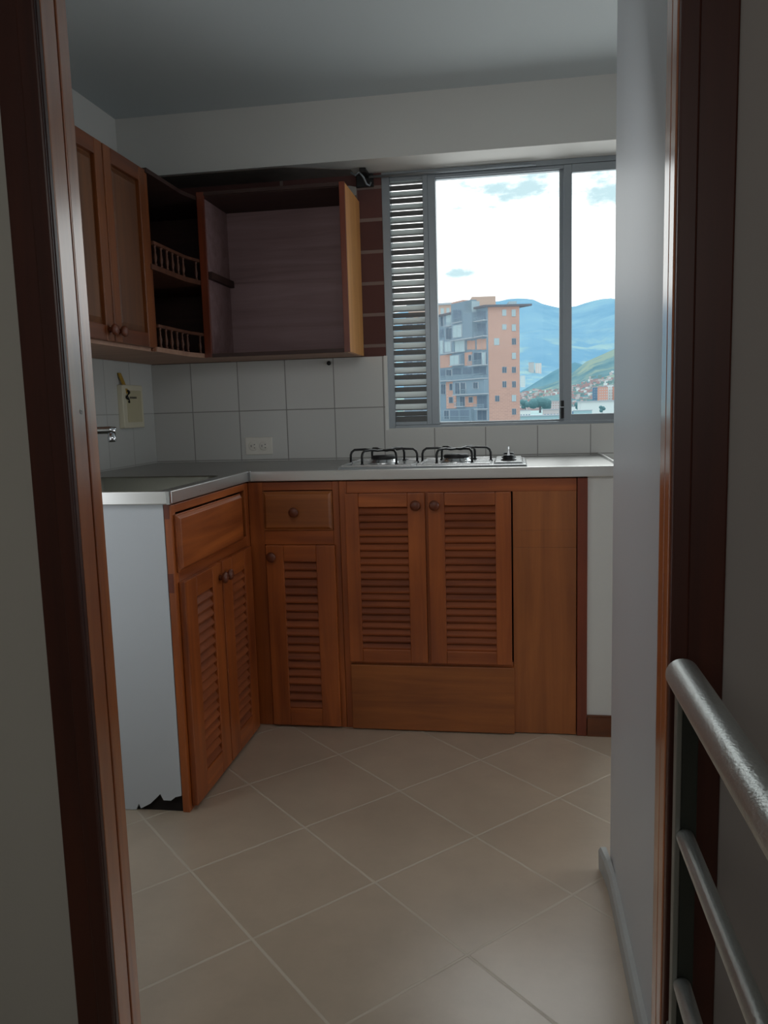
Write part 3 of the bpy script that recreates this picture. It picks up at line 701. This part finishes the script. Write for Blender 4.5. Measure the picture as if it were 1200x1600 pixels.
# bracket and wire at the end of the beam
t = thing('curtain_bracket', 'small dark metal bracket with twisted wire under the beam, left of the window', 'bracket', (-.56, 3.2, 2.0))
put('plate', MB().box(-.605, -.535, YB + .0, YB + .012, 1.985, ZBM - .003).box(-.575, -.55, 3.19, YB + .0, 2.018, ZBM - .003), 'black', t, bevel=.002)
put('wire', MB().tube([(-.61, 3.20, 2.022), (-.59, 3.19, 2.008), (-.575, 3.188, 2.018), (-.56, 3.19, 2.0), (-.55, 3.2, 1.975), (-.54, 3.21, 1.972), (-.535, 3.215, 1.985)], .004, 8), 'alu', t, label='bent bright wire')
put('rod', MB().tube([(-.55, 3.262, 2.018), (.1, 3.262, 2.02)], .005, 10), 'alu', t, label='thin rail above the window')

# ------------------------------------------------------------------ stair railing in the hall
t = thing('handrail', 'silver grey tubular metal railing with thick top rail beside the right door frame', 'railing', (.215, .5, 0))
RX = .216
put('top_rail', MB().tube([(RX, 1.052, .757), (RX, 1.046, .757), (RX, .4, .757), (RX, -.9, .757)], [.018, .0215, .0215, .0215], 32), 'rail', t)
for z in (.542, .330, .118):
    put('rail', MB().tube([(RX + .004, 1.03, z), (RX + .004, .3, z), (RX + .004, -.9, z)], .0115, 20), 'rail', t)
put('post', MB().box(RX - .009, RX - .002, 1.03, 1.048, 0, .742), 'rail_post', t, bevel=.0015, label='end post edge, lit look put into its colour')
put('post', MB().box(RX - .002, RX + .019, 1.034, 1.048, 0, .742), 'post_shaded', t, bevel=.0015, label='end post side, shade put into its colour')  # post split in two tones standing for lit and shaded faces
put('post', MB().box(RX - .009, RX + .019, -.62, -.59, 0, .742), 'rail_post', t, bevel=.0015)

# ------------------------------------------------------------------ outside: bluish distance haze put into the colours and their glow
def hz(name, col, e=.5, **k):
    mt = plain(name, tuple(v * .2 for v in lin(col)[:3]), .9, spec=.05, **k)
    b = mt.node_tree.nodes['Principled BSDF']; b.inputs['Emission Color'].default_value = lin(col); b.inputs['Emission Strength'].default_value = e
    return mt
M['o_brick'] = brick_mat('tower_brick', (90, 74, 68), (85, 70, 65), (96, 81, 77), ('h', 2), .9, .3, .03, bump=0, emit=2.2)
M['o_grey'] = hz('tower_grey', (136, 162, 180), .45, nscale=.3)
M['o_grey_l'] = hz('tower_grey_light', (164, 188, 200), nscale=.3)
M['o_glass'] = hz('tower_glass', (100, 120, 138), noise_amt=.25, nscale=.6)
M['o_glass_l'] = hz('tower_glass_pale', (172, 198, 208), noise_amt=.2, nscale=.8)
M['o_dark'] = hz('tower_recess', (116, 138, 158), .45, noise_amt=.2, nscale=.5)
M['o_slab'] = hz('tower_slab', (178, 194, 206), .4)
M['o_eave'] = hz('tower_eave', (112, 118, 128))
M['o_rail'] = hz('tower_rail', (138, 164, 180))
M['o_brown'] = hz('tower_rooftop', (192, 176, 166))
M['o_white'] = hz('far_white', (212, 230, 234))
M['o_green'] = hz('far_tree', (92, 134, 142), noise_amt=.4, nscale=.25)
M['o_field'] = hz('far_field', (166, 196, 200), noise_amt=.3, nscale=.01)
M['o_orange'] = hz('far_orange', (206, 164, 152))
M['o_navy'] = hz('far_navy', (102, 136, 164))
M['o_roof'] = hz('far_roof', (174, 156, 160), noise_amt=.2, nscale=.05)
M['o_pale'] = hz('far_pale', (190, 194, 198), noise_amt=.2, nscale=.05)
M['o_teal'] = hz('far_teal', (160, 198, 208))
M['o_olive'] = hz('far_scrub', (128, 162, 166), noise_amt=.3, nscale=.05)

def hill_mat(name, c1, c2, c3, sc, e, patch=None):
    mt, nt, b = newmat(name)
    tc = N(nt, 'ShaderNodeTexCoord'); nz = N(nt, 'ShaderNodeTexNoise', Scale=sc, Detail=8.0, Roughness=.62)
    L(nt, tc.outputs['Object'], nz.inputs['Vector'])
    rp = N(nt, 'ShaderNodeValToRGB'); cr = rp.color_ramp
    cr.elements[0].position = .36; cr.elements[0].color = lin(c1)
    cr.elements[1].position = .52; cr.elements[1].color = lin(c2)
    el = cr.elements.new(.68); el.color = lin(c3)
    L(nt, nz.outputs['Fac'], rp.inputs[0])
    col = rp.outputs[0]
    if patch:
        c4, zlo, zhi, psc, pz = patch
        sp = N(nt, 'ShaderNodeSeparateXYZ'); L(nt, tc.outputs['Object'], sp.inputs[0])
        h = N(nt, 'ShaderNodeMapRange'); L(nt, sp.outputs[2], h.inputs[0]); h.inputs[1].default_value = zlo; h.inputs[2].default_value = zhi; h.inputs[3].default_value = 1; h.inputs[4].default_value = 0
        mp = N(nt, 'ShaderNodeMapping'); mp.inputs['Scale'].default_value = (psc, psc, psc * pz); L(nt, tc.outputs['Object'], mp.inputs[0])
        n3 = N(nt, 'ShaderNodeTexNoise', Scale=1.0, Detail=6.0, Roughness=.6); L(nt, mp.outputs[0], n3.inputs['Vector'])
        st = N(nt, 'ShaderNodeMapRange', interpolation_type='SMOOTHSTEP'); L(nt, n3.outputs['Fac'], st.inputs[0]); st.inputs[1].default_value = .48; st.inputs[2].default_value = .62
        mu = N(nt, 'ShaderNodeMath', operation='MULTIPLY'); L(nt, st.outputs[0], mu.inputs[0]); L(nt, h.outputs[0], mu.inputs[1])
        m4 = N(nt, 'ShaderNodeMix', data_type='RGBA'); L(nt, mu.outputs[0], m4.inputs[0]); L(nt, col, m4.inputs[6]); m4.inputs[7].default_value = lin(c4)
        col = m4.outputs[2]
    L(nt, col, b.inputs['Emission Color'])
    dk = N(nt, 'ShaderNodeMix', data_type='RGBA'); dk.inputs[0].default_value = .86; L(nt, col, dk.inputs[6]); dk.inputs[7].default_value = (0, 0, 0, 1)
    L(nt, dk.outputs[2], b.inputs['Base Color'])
    b.inputs['Emission Strength'].default_value = e; b.inputs['Roughness'].default_value = 1; b.inputs['Specular IOR Level'].default_value = 0  # haze over the slopes put in as emission
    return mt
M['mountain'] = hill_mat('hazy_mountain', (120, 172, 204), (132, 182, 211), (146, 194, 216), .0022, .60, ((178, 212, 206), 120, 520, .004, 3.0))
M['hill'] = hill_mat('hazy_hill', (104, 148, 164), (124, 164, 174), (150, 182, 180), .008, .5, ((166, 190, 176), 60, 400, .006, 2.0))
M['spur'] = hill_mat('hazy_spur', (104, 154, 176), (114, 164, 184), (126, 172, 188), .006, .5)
GZ = -9.0

def interp(pts, x):
    if x <= pts[0][0]: return pts[0][1]
    for (a, b), (c, d) in zip(pts, pts[1:]):
        if x <= c:
            u = (x - a) / (c - a); u = u * u * (3 - 2 * u); return b + (d - b) * u
    return pts[-1][1]
def ridge(pxs, y): return [(lambda q: (q.x, q.z))(at_y(px, py, y)) for px, py in pxs]
def hillmesh(name, rd, x0, x1, yf, yr, zf, mat, label, cat, nx=90, ny=22, amp=20, f=.003, back=600):
    bm = bmesh.new(); rows = []
    for j in range(ny + 1):
        t = j / ny; row = []
        for i in range(nx + 1):
            x = x0 + (x1 - x0) * i / nx; y = yf + (yr - yf) * t
            top = interp(rd, x); z = zf + (top - zf) * (t ** 1.25)
            z += amp * math.sin(PI * min(1, t * 1.02)) * noise.fractal(Vector((x * f, y * f, 1.7)), 1.0, 2.1, 5)
            row.append(bm.verts.new((x, y, z)))
        rows.append(row)
    def zf_(x, y):
        t = max(0, min(1, (y - yf) / (yr - yf))); z = zf + (interp(rd, x) - zf) * (t ** 1.25)
        return z + amp * math.sin(PI * min(1, t * 1.02)) * noise.fractal(Vector((x * f, y * f, 1.7)), 1.0, 2.1, 5)
    row = [bm.verts.new((v.co.x, yr + back, zf)) for v in rows[-1]]; rows.append(row)
    for A, B in zip(rows, rows[1:]):
        for i in range(nx):
            fc = bm.faces.new((A[i], A[i + 1], B[i + 1], B[i])); fc.smooth = True
    put(name, bm, mat, kind='structure', label=label)
    return zf_
struct('ground', MB().box(-5000, 6000, 60, 12000, GZ - 2, GZ), 'o_field', 'hazy valley floor far below the window')
rd = [(-5000, 560), (-2600, 700)] + ridge([(735, 478), (775, 471), (800, 466.5), (815, 466), (832, 468), (848, 474.5), (862, 478), (876, 481), (893, 480), (915, 473.5), (935, 468), (950, 465.5), (962, 467), (985, 474), (1030, 460)], 7000) + [(4200, 760), (6500, 650)]
mount_z = hillmesh('mountain', rd, -4500, 6000, 2700, 7000, GZ, 'mountain', 'hazy blue mountain ridge on the horizon', 'mountain', nx=150, ny=26, amp=170, f=.0009, back=1500)
rd = [(-1500, -5)] + ridge([(700, 640), (790, 626), (813, 613), (830, 603), (850, 590), (866, 580), (880, 572), (900, 566), (930, 575), (960, 590)], 3000) + [(1900, 20)]
hillmesh('spur', rd, -1500, 2200, 2300, 3000, GZ, 'spur', 'dark wooded spur below the mountain', 'hill', amp=12, f=.006, back=300)
rd = [(-1500, -12)] + ridge([(740, 634), (800, 624), (815, 613), (840, 606), (860, 600), (880, 592), (893, 583), (905, 574), (920, 563), (935, 556), (950, 549), (965, 544), (985, 536), (1040, 530)], 2600) + [(1500, 240), (2600, 300)]
hill_z = hillmesh('hill', rd, -1500, 2300, 1350, 2600, GZ, 'hill', 'olive green hill with scattered houses on its lower slope', 'hill', amp=14, f=.005, back=300)
random.seed(11)
mb = MB()
for k in range(7000):
    y = random.uniform(1380, 2540); x = random.uniform(-250, 720) * y / 1900
    d = noise.noise(Vector((x * .007, y * .007, 3.3)))
    if d < -.12: continue
    z = hill_z(x, y)
    if z > 88 - random.random() * 55: continue
    w, dd, h = random.uniform(5, 9), random.uniform(5, 9), random.uniform(3, 6)
    mb.box(x - w / 2, x + w / 2, y - dd / 2, y + dd / 2, z - 4, z + h, random.choice((0, 0, 0, 0, 0, 1, 1, 1, 2, 3, 3, 3)))
tag(put('hillside_houses', mb, ['o_roof', 'o_pale', 'o_white', 'o_olive'], kind='stuff'), 'crowd of tiny brick and pale houses covering the lower slope of the hill', 'houses')

def on_ground(px, py):
    q = ray(px, py); return CAM + q * ((GZ - CAM.z) / q.z)
def far_tree(px, py, wpx, hpx, label, seed):
    """px, py: foot of the tree; wpx, hpx: its size in pixels"""
    p = on_ground(px, py); w, h = wpx * p.y / F, hpx * p.y / F
    t = thing('tree', label, 'tree', p, 'trees in the valley beyond the window')
    put('trunk', MB().tube([p, p + Vector((0, 0, h * .45))], [w * .05, w * .035], 8), 'o_eave', t)
    bm = bmesh.new(); rnd = random.Random(seed)
    for k in range(7):
        c = p + Vector((rnd.uniform(-.32, .32) * w, rnd.uniform(-.3, .3) * w, h * rnd.uniform(.42, .78)))
        r = w * rnd.uniform(.2, .32)
        mt_ = Matrix.Translation(c) @ Matrix.Diagonal((r, r, min(r, h * .3), 1))
        g_ = bmesh.ops.create_icosphere(bm, subdivisions=2, radius=1, matrix=mt_)
        for v in g_['verts']: v.co += (v.co - c) * .25 * noise.noise(v.co * (3.0 / w) + Vector((seed, 0, 0)))
    put('crown', bm, 'o_green', t)
far_tree(821, 645, 16, 22, 'round dark tree just right of the brick tower', 1)
far_tree(844, 645, 34, 24, 'broad dark tree left of the window mullion', 2)
far_tree(903, 643, 14, 14, 'dark tree low at the left edge of the right pane', 3)
far_tree(941, 652, 9, 20, 'slim tree in front of the white factory hall', 4)
far_tree(921, 641, 20, 17, 'dark tree rising behind the white factory hall', 5)

# ------------------------------------------------------------------ brick tower
A = at_y(762.3, 480, 148.0); A.z = 0
B = at_y(811.5, 480, 148.8); B.z = 0
C0 = at_y(687, 491, 160.5); C0.z = 0
left_dir = (C0 - A).normalized(); right_dir = (B - A).normalized()
C = A + left_dir * 30; D = C + (B - A)
nL = Vector((left_dir.y, -left_dir.x, 0))
if nL.dot(CAM - A) < 0: nL = -nL
nR = Vector((right_dir.y, -right_dir.x, 0))
if nR.dot(CAM - A) < 0: nR = -nR
ZT = at_y(762.3, 480, 148).z
tw = thing('apartment_tower', 'tall brick and blue grey apartment tower seen through the left pane', 'building', A + (D - A) * .5 + Vector((0, 0, GZ)))
def zp(x, y): return (680 + x / 7.273, 450 + y / 7.273)
def slab(mb, ptsxy, z0, z1, mi=0):
    mb.prism([(p.x, p.y, z0) for p in ptsxy], (0, 0, z1 - z0), mi)
mb = MB(); slab(mb, [A, B, D, C], GZ, ZT); 
# left front in grey: thin cladding; brick body
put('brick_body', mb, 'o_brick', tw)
e = .25
mb = MB(); slab(mb, [A + nL * e - left_dir * .0, A, C, C + nL * e], GZ, ZT); put('front_wall', mb, 'o_grey', tw)
A2 = A + nL * e
def onL(x, y, off=0.0):
    px, py = zp(x, y); return at_plane(px, py, A2 + nL * off, nL)
def onR(x, y):
    px, py = zp(x, y); return at_plane(px, py, A, nR)
def rectL(x0, x1, y0, y1, d0, d1, mb, mi=0):
    """zoom-pixel rectangle on the left front, from depth d0 to d1 outwards"""
    ym = (y0 + y1) / 2; xm = (x0 + x1) / 2
    a, b = onL(x0, ym), onL(x1, ym); z0, z1 = onL(xm, y1).z, onL(xm, y0).z
    q = [a + nL * d0, b + nL * d0, b + nL * d1, a + nL * d1]
    mb.prism([(p.x, p.y, z0) for p in q], (0, 0, z1 - z0), mi)
def rectR(x0, x1, y0, y1, d0, d1, mb, mi=0):
    ym = (y0 + y1) / 2; xm = (x0 + x1) / 2
    a, b = onR(x0, ym), onR(x1, ym); z0, z1 = onR(xm, y1).z, onR(xm, y0).z
    q = [a + nR * d0, b + nR * d0, b + nR * d1, a + nR * d1]
    mb.prism([(p.x, p.y, z0) for p in q], (0, 0, z1 - z0), mi)
# side windows
for (x0, x1, y0, y1, pale) in ((760, 808, 245, 318, 1), (868, 915, 245, 325, 1), (760, 810, 412, 475, 1), (870, 918, 412, 490, 1), (668, 728, 570, 650, 1), (870, 920, 570, 645, 0), (872, 918, 735, 808, 1),
                               (760, 812, 895, 965, 0), (870, 918, 895, 965, 0), (763, 810, 1058, 1130, 0), (872, 918, 1058, 1130, 0), (680, 730, 1222, 1290, 0), (870, 920, 1215, 1290, 1), (872, 920, 1370, 1440, 0), (872, 920, 1522, 1560, 0)):
    mb = MB(); rectR(x0, x1, y0, y1, -.05, .06, mb)
    w = put('window', mb, 'o_slab', tw)
    mb = MB(); xm = (x0 + x1) / 2
    rectR(x0 + 3, xm - 2, y0 + 3, y1 - 3, .05, .1, mb); rectR(xm + 2, x1 - 3, y0 + 3, y1 - 3, .05, .1, mb)
    put('pane', mb, 'o_glass_l' if pale else 'o_glass', w)
# brick patches on the front
for q in ((130, 240, 1065, 1370), (345, 475, 1230, 1350), (60, 190, 760, 905), (340, 422, 730, 880), (60, 470, 1528, 1600), (245, 360, 165, 300)):
    mb = MB(); rectL(*q, -.1, .12, mb); put('brick_patch', mb, 'o_brick', tw)
# projecting bays
for q, d in (((232, 468, 160, 590), 1.0), ((245, 600, 1050, 1215), .9), ((200, 325, 758, 882), .7), ((70, 440, 1378, 1522), .7), ((128, 240, 455, 745), .5)):
    mb = MB(); rectL(*q, -.1, d, mb); b_ = put('bay', mb, 'o_grey', tw)
    mb = MB(); rectL(q[0] - 3, q[1] + 3, q[3] - 12, q[3], -.1, d + .15, mb); put('bay_slab', mb, 'o_slab', b_)
# windows and recesses on the front
fr_w = [(480, 582, 262, 372, .02, 0), (480, 582, 402, 552, .02, 0), (475, 585, 578, 700, .02, 2), (455, 545, 735, 868, .3, 1), (550, 582, 735, 868, .3, 3), (205, 300, 912, 980, .05, 0), (318, 418, 905, 980, .05, 0), (440, 585, 895, 980, .05, 0),
        (275, 325, 1078, 1200, .95, 1), (338, 392, 1078, 1200, .95, 1), (482, 535, 1072, 1140, .95, 1), (482, 590, 1225, 1370, .02, 0), (285, 340, 1235, 1340, .05, 1), (390, 435, 1240, 1300, .14, 1), (172, 205, 1090, 1160, .14, 1), (165, 210, 1240, 1305, .14, 1),
        (140, 195, 1392, 1490, .75, 1), (210, 305, 1390, 1500, .75, 0), (320, 425, 1385, 1500, .75, 0), (482, 590, 1392, 1500, .02, 1), (62, 95, 330, 432, .02, 1), (128, 226, 305, 430, .02, 3), (150, 226, 458, 582, .55, 1), (140, 205, 615, 725, .55, 3), (240, 348, 597, 725, .3, 3),
        (258, 355, 250, 395, 1.05, 0), (258, 352, 425, 560, 1.05, 3), (210, 305, 770, 872, .75, 3), (388, 420, 762, 825, .14, 1), (68, 120, 930, 1010, .05, 0), (130, 188, 930, 1000, .05, 1), (70, 122, 1095, 1205, .05, 1), (60, 92, 600, 750, .05, 3), (60, 95, 470, 560, .05, 0), (365, 460, 598, 700, .02, 2)]
mats_ = ['o_dark', 'o_glass', 'o_brick', 'o_glass_l']
for (x0, x1, y0, y1, off, k) in fr_w:
    mb = MB(); rectL(x0 - 4, x1 + 4, y0 - 4, y1 + 4, off - .1, off + .04, mb)
    w = put('window', mb, 'o_slab' if k in (1, 3) else 'o_grey', tw)
    mb = MB(); n_ = 2 if x1 - x0 > 45 else 1
    if k in (1, 3) or x1 - x0 > 80:
        st = (x1 - x0) / n_
        for i in range(n_): rectL(x0 + i * st + 2, x0 + (i + 1) * st - 2, y0, y1, off + .03, off + .08, mb)
    else: rectL(x0, x1, y0, y1, off + .03, off + .08, mb)
    put('pane', mb, mats_[k], w)
# the far end of the front, mostly behind the window frame
for x0 in (-330, -210, -90):
    for y0 in range(330, 1500, 160):
        mb = MB(); rectL(x0, x0 + 80, y0, y0 + 105, -.1, .05, mb); w = put('window', mb, 'o_slab', tw)
        mb = MB(); rectL(x0 + 4, x0 + 38, y0 + 4, y0 + 101, .04, .09, mb); rectL(x0 + 42, x0 + 76, y0 + 4, y0 + 101, .04, .09, mb); put('pane', mb, 'o_glass', w)
# balconies with rails
for (x0, x1, y0, y1, d) in ((190, 597, 985, 1045, 1.2), (62, 190, 1000, 1060, 1.0), (480, 590, 330, 378, .9), (480, 590, 500, 556, .9), (425, 597, 820, 885, 1.2), (482, 597, 1320, 1380, .9), (258, 358, 345, 398, 1.35), (70, 435, 1455, 1520, 1.0), (130, 232, 390, 435, .6), (245, 345, 1300, 1352, .6), (330, 400, 1150, 1212, 1.1)):
    mb = MB(); rectL(x0, x1, y1 - 10, y1, -.1, d, mb); bl = put('balcony', mb, 'o_slab', tw)
    mb = MB(); rectL(x0, x1, y0, y0 + 5, d - .06, d, mb)
    nb = max(3, int((x1 - x0) / 16))
    for i in range(nb + 1):
        xx = x0 + (x1 - x0 - 3) * i / nb; rectL(xx, xx + 3, y0 + 5, y1 - 10, d - .05, d - .01, mb)
    rectL(x0, x1, (y0 + y1) / 2 - 2, (y0 + y1) / 2 + 1, d - .05, d - .01, mb)
    put('balcony_rail', mb, 'o_rail', bl)
# roof edge and rooftop blocks
ov = .8
mb = MB(); slab(mb, [A + nR * .3 + nL * ov, B + right_dir * 2.2 + nR * .3, D + right_dir * 1.2, C + nL * ov], ZT, ZT + .35); put('roof_slab', mb, 'o_eave', tw)
def roof_block(name, x0, x1, ytop, mat, back=4.0, shift=2.0):
    p0 = onR(x0, 215) - nR * shift; p1 = onR(x1, 215) - nR * shift
    zt = at_plane(*zp((x0 + x1) / 2, ytop), A - nR * shift, nR).z
    mb = MB(); slab(mb, [p0, p1, p1 - nR * back, p0 - nR * back], ZT + .3, zt); return put(name, mb, mat, tw)
rb = roof_block('penthouse', 437, 712, 95, 'o_brown', 5, 3.0)
roof_block('tank_room', 858, 945, 150, 'o_grey_l', 3, 2.0)
def front_block(name, x0, x1, ytop, mat, d0, d1):
    a, b = onL(x0, 250), onL(x1, 250); zt = onL((x0 + x1) / 2, ytop).z
    mb = MB(); slab(mb, [a + nL * d1, b + nL * d1, b + nL * d0, a + nL * d0], ZT - .5, zt); return put(name, mb, mat, tw)
front_block('stair_tower', 230, 362, 152, 'o_brick', -5, .9)
front_block('stair_tower', 362, 468, 160, 'o_grey_l', -4, 1.0)
# second tower behind, showing over the roof
p = at_y(685, 477, 215); q = at_y(707, 477, 215)
t = thing('apartment_tower', 'top of a pale brick tower peeping over the left end of the big tower', 'building', (p.x, 220, GZ))
mb = MB().box(p.x - 8, q.x, 215, 228, GZ, p.z); bd = put('brick_body', mb, 'o_brown', t)
mb = MB().box(p.x - 8.4, q.x + .4, 214.6, 228.4, p.z, p.z + .5); put('roof_slab', mb, 'o_slab', t)
for k in range(3):
    x = q.x - 1.2 - k * 1.5
    mb = MB().box(x - .4, x + .4, 214.9, 215.1, p.z - 3, p.z - .8); put('window', mb, 'o_glass_l', t)

def block(name, label, x0, x1, ytop, y, depth, mat, floors=0, cols=0, group=None, base=None, winmat='o_glass_l', roof='o_slab'):
    p, q = at_y(x0, ytop, y), at_y(x1, ytop, y); z0 = GZ if base is None else base
    t = thing(name, label, 'building', ((p.x + q.x) / 2, y + depth / 2, z0), group)
    put('walls', MB().box(p.x, q.x, y, y + depth, z0, p.z), mat, t)
    o_ = (q.x - p.x) * .03
    put('roof', MB().box(p.x - o_, q.x + o_, y - o_, y + depth + o_, p.z, p.z + max(.4, o_ * .6)), roof, t)
    if floors:
        mb = MB(); fh = (p.z - z0) / (floors + .5); cw = (q.x - p.x) / cols
        for i in range(floors):
            for j in range(cols):
                mb.box(p.x + cw * (j + .25), p.x + cw * (j + .75), y - .08, y + .05, z0 + fh * (i + .5), z0 + fh * (i + .95))
        put('windows', mb, winmat, t)
    return t
def slope_hit(px, py, zfun, y0=2750, y1=6500):
    y = y0
    while y < y1:
        q = at_y(px, py, y)
        if q.z <= zfun(q.x, y): return y, q.z
        y += 10
    return y1, at_y(px, py, y1).z
for (x0, x1, yt, yb_, mat, wm, lb) in ((826, 834.5, 566.5, 580, 'o_pale', 'o_teal', 'left one of two far pale tower blocks at the foot of the mountain'),
                                       (836.5, 846, 567.5, 582, 'o_white', 'o_orange', 'right one of two far pale tower blocks at the foot of the mountain'),
                                       (813, 820.5, 587, 606, 'o_white', 'o_teal', 'narrow far white tower block just right of the big brick tower')):
    yy, zz = slope_hit((x0 + x1) / 2, yb_, mount_z)
    block('tower_block', lb, x0, x1, yt, yy, 30, mat, 8, 3, base=zz - 12, winmat=wm)
block('brick_block', 'far orange brick apartment block behind the white factory hall', 936, 950, 605, 800, 14, 'o_orange', 9, 4, winmat='o_pale')
block('glass_block', 'far dark blue block left of the orange brick block', 927.5, 935.0, 605.5, 830, 12, 'o_navy', 9, 2, winmat='o_grey')
block('white_block', 'far white block right of the orange brick block', 950.9, 958.4, 602, 812, 12, 'o_white', 9, 2, winmat='o_pale')
block('orange_block', 'sliver of a far orange block at the right edge of the view', 959.5, 985, 604, 798, 12, 'o_orange', 9, 6, winmat='o_pale')
block('factory_hall', 'long white factory hall in the valley seen through the right pane', 908, 990, 628, 560, 30, 'o_white')
block('shed', 'low teal grey shed in front of the white factory hall', 898, 925, 642, 490, 10, 'o_teal', 1, 6, winmat='o_navy')
block('shed', 'small white hut left of the factory hall', 892, 899, 636, 540, 6, 'o_white', 1, 1, winmat='o_navy')
block('depot', 'long low pale depot with dark bays right of the brick tower', 849, 884, 640.5, 470, 12, 'o_pale', 1, 7, winmat='o_navy')
block('depot', 'low white depot between the brick tower and the long depot', 808, 829, 642, 500, 10, 'o_white', 1, 5, winmat='o_navy')
block('canopy_hall', 'lowest pale canopy roof at the bottom of the left pane', 806, 886, 651, 390, 10, 'o_teal', 1, 12, winmat='o_rail')
block('house_row', 'pinkish house row beside the broad dark tree', 824, 842, 624, 1250, 15, 'o_roof', 3, 8, winmat='o_pale')
block('house_row', 'cream house row left of the mullion above the long depot', 851, 886, 627, 1200, 15, 'o_pale', 3, 9, winmat='o_roof')

# ------------------------------------------------------------------ sky
wd = bpy.data.worlds.new('sky'); SC.world = wd; wd.use_nodes = True; nt = wd.node_tree
bg = nt.nodes['Background']
def wm(op, x, y=None, z=None):
    n = N(nt, 'ShaderNodeMath', operation=op)
    for i, v in enumerate((x, y, z)):
        if v is None: continue
        if isinstance(v, (int, float)): n.inputs[i].default_value = v
        else: L(nt, v, n.inputs[i])
    return n.outputs[0]
tc = N(nt, 'ShaderNodeTexCoord'); mp = N(nt, 'ShaderNodeMapping'); mp.inputs['Scale'].default_value = (3, 3, 7)
mp.inputs['Location'].default_value = (.6, .2, .35)
L(nt, tc.outputs['Generated'], mp.inputs[0])
nz = N(nt, 'ShaderNodeTexNoise', Scale=2.2, Detail=7.0, Roughness=.55); L(nt, mp.outputs[0], nz.inputs['Vector'])
n2 = N(nt, 'ShaderNodeTexNoise', Scale=11.0, Detail=5.0, Roughness=.6); L(nt, mp.outputs[0], n2.inputs['Vector'])
gapm = wm('MULTIPLY', wm('LESS_THAN', nz.outputs['Fac'], .40), .0)
# gaps in the cloud deck where pale blue shows, given by their direction in the sky
for az, el, ra, re in ((.005, .247, .070, .022), (.112, .240, .050, .020), (-.059, .157, .022, .007), (-.03, .275, .04, .010), (.9, .5, .35, .2), (-.8, .6, .4, .2)):
    c = Vector((math.sin(az) * math.cos(el), math.cos(az) * math.cos(el), math.sin(el)))
    sb = N(nt, 'ShaderNodeVectorMath', operation='SUBTRACT'); L(nt, tc.outputs['Generated'], sb.inputs[0]); sb.inputs[1].default_value = c
    sc_ = N(nt, 'ShaderNodeVectorMath', operation='MULTIPLY'); L(nt, sb.outputs[0], sc_.inputs[0]); sc_.inputs[1].default_value = (1 / ra, 1 / ra, 1 / re)
    ln = N(nt, 'ShaderNodeVectorMath', operation='LENGTH'); L(nt, sc_.outputs[0], ln.inputs[0])
    d = wm('ADD', ln.outputs['Value'], wm('MULTIPLY', wm('SUBTRACT', n2.outputs['Fac'], .5), 3.0))
    mr = N(nt, 'ShaderNodeMapRange', interpolation_type='SMOOTHSTEP'); L(nt, d, mr.inputs[0])
    mr.inputs[1].default_value = .1; mr.inputs[2].default_value = 1.5; mr.inputs[3].default_value = 1; mr.inputs[4].default_value = 0
    gapm = wm('MAXIMUM', gapm, mr.outputs[0])
mx = N(nt, 'ShaderNodeMix', data_type='RGBA'); L(nt, gapm, mx.inputs[0])
mx.inputs[6].default_value = (1.0, 1.01, 1.0, 1); mx.inputs[7].default_value = (.33, .44, .47, 1)
L(nt, mx.outputs[2], bg.inputs[0])
# overcast sky: brighter towards the zenith
sp = N(nt, 'ShaderNodeSeparateXYZ'); L(nt, tc.outputs['Generated'], sp.inputs[0])
zr = N(nt, 'ShaderNodeMapRange', interpolation_type='SMOOTHSTEP'); L(nt, sp.outputs[2], zr.inputs[0])
zr.inputs[1].default_value = .28; zr.inputs[2].default_value = .75; zr.inputs[3].default_value = 2.0; zr.inputs[4].default_value = 5.5
L(nt, zr.outputs[0], bg.inputs[1])

# ------------------------------------------------------------------ lights
def area(name, loc, target, sx, sy, power, col=(1, 1, 1), spec=1.0):
    ld = bpy.data.lights.new(name, 'AREA'); ld.shape = 'RECTANGLE'; ld.size = sx; ld.size_y = sy; ld.energy = power; ld.color = col
    o = bpy.data.objects.new(name, ld); COL.objects.link(o); o.location = loc
    o.rotation_euler = (Vector(target) - Vector(loc)).to_track_quat('-Z', 'Y').to_euler()
    ld.specular_factor = spec
    return o
area('laundry_window_light', (1.95, 2.35, 1.0), (-.7, 2.1, .1), 1.0, .8, 10, (.9, .95, 1), .4)
area('side_fill_light', (-1.46, 1.5, .95), (.2, 1.9, .8), .45, 1.0, 2.3, (.93, .97, 1), .15)  # added lamp out of view, the wall has no opening here
area('kitchen_fill_light', (-.35, 1.32, 1.6), (-.5, 3.2, .5), .7, .3, 2.2, (.95, .98, 1))  # added fill out of view, no fixture hangs there
area('hall_light', (-.3, -1.6, 1.7), (-.2, 1.2, .9), 1.4, .9, 8.6, (1, .97, .92))
sd = bpy.data.lights.new('sun', 'SUN'); sd.energy = 1.2; sd.angle = .02; sd.color = (1, .95, .88)
so = bpy.data.objects.new('sun', sd); COL.objects.link(so)
so.rotation_euler = (Vector((-.45, .8, -.55))).to_track_quat('-Z', 'Y').to_euler()

vs = SC.view_settings
vs.view_transform = 'Standard'; vs.look = 'None'; vs.exposure = 0; vs.gamma = 1
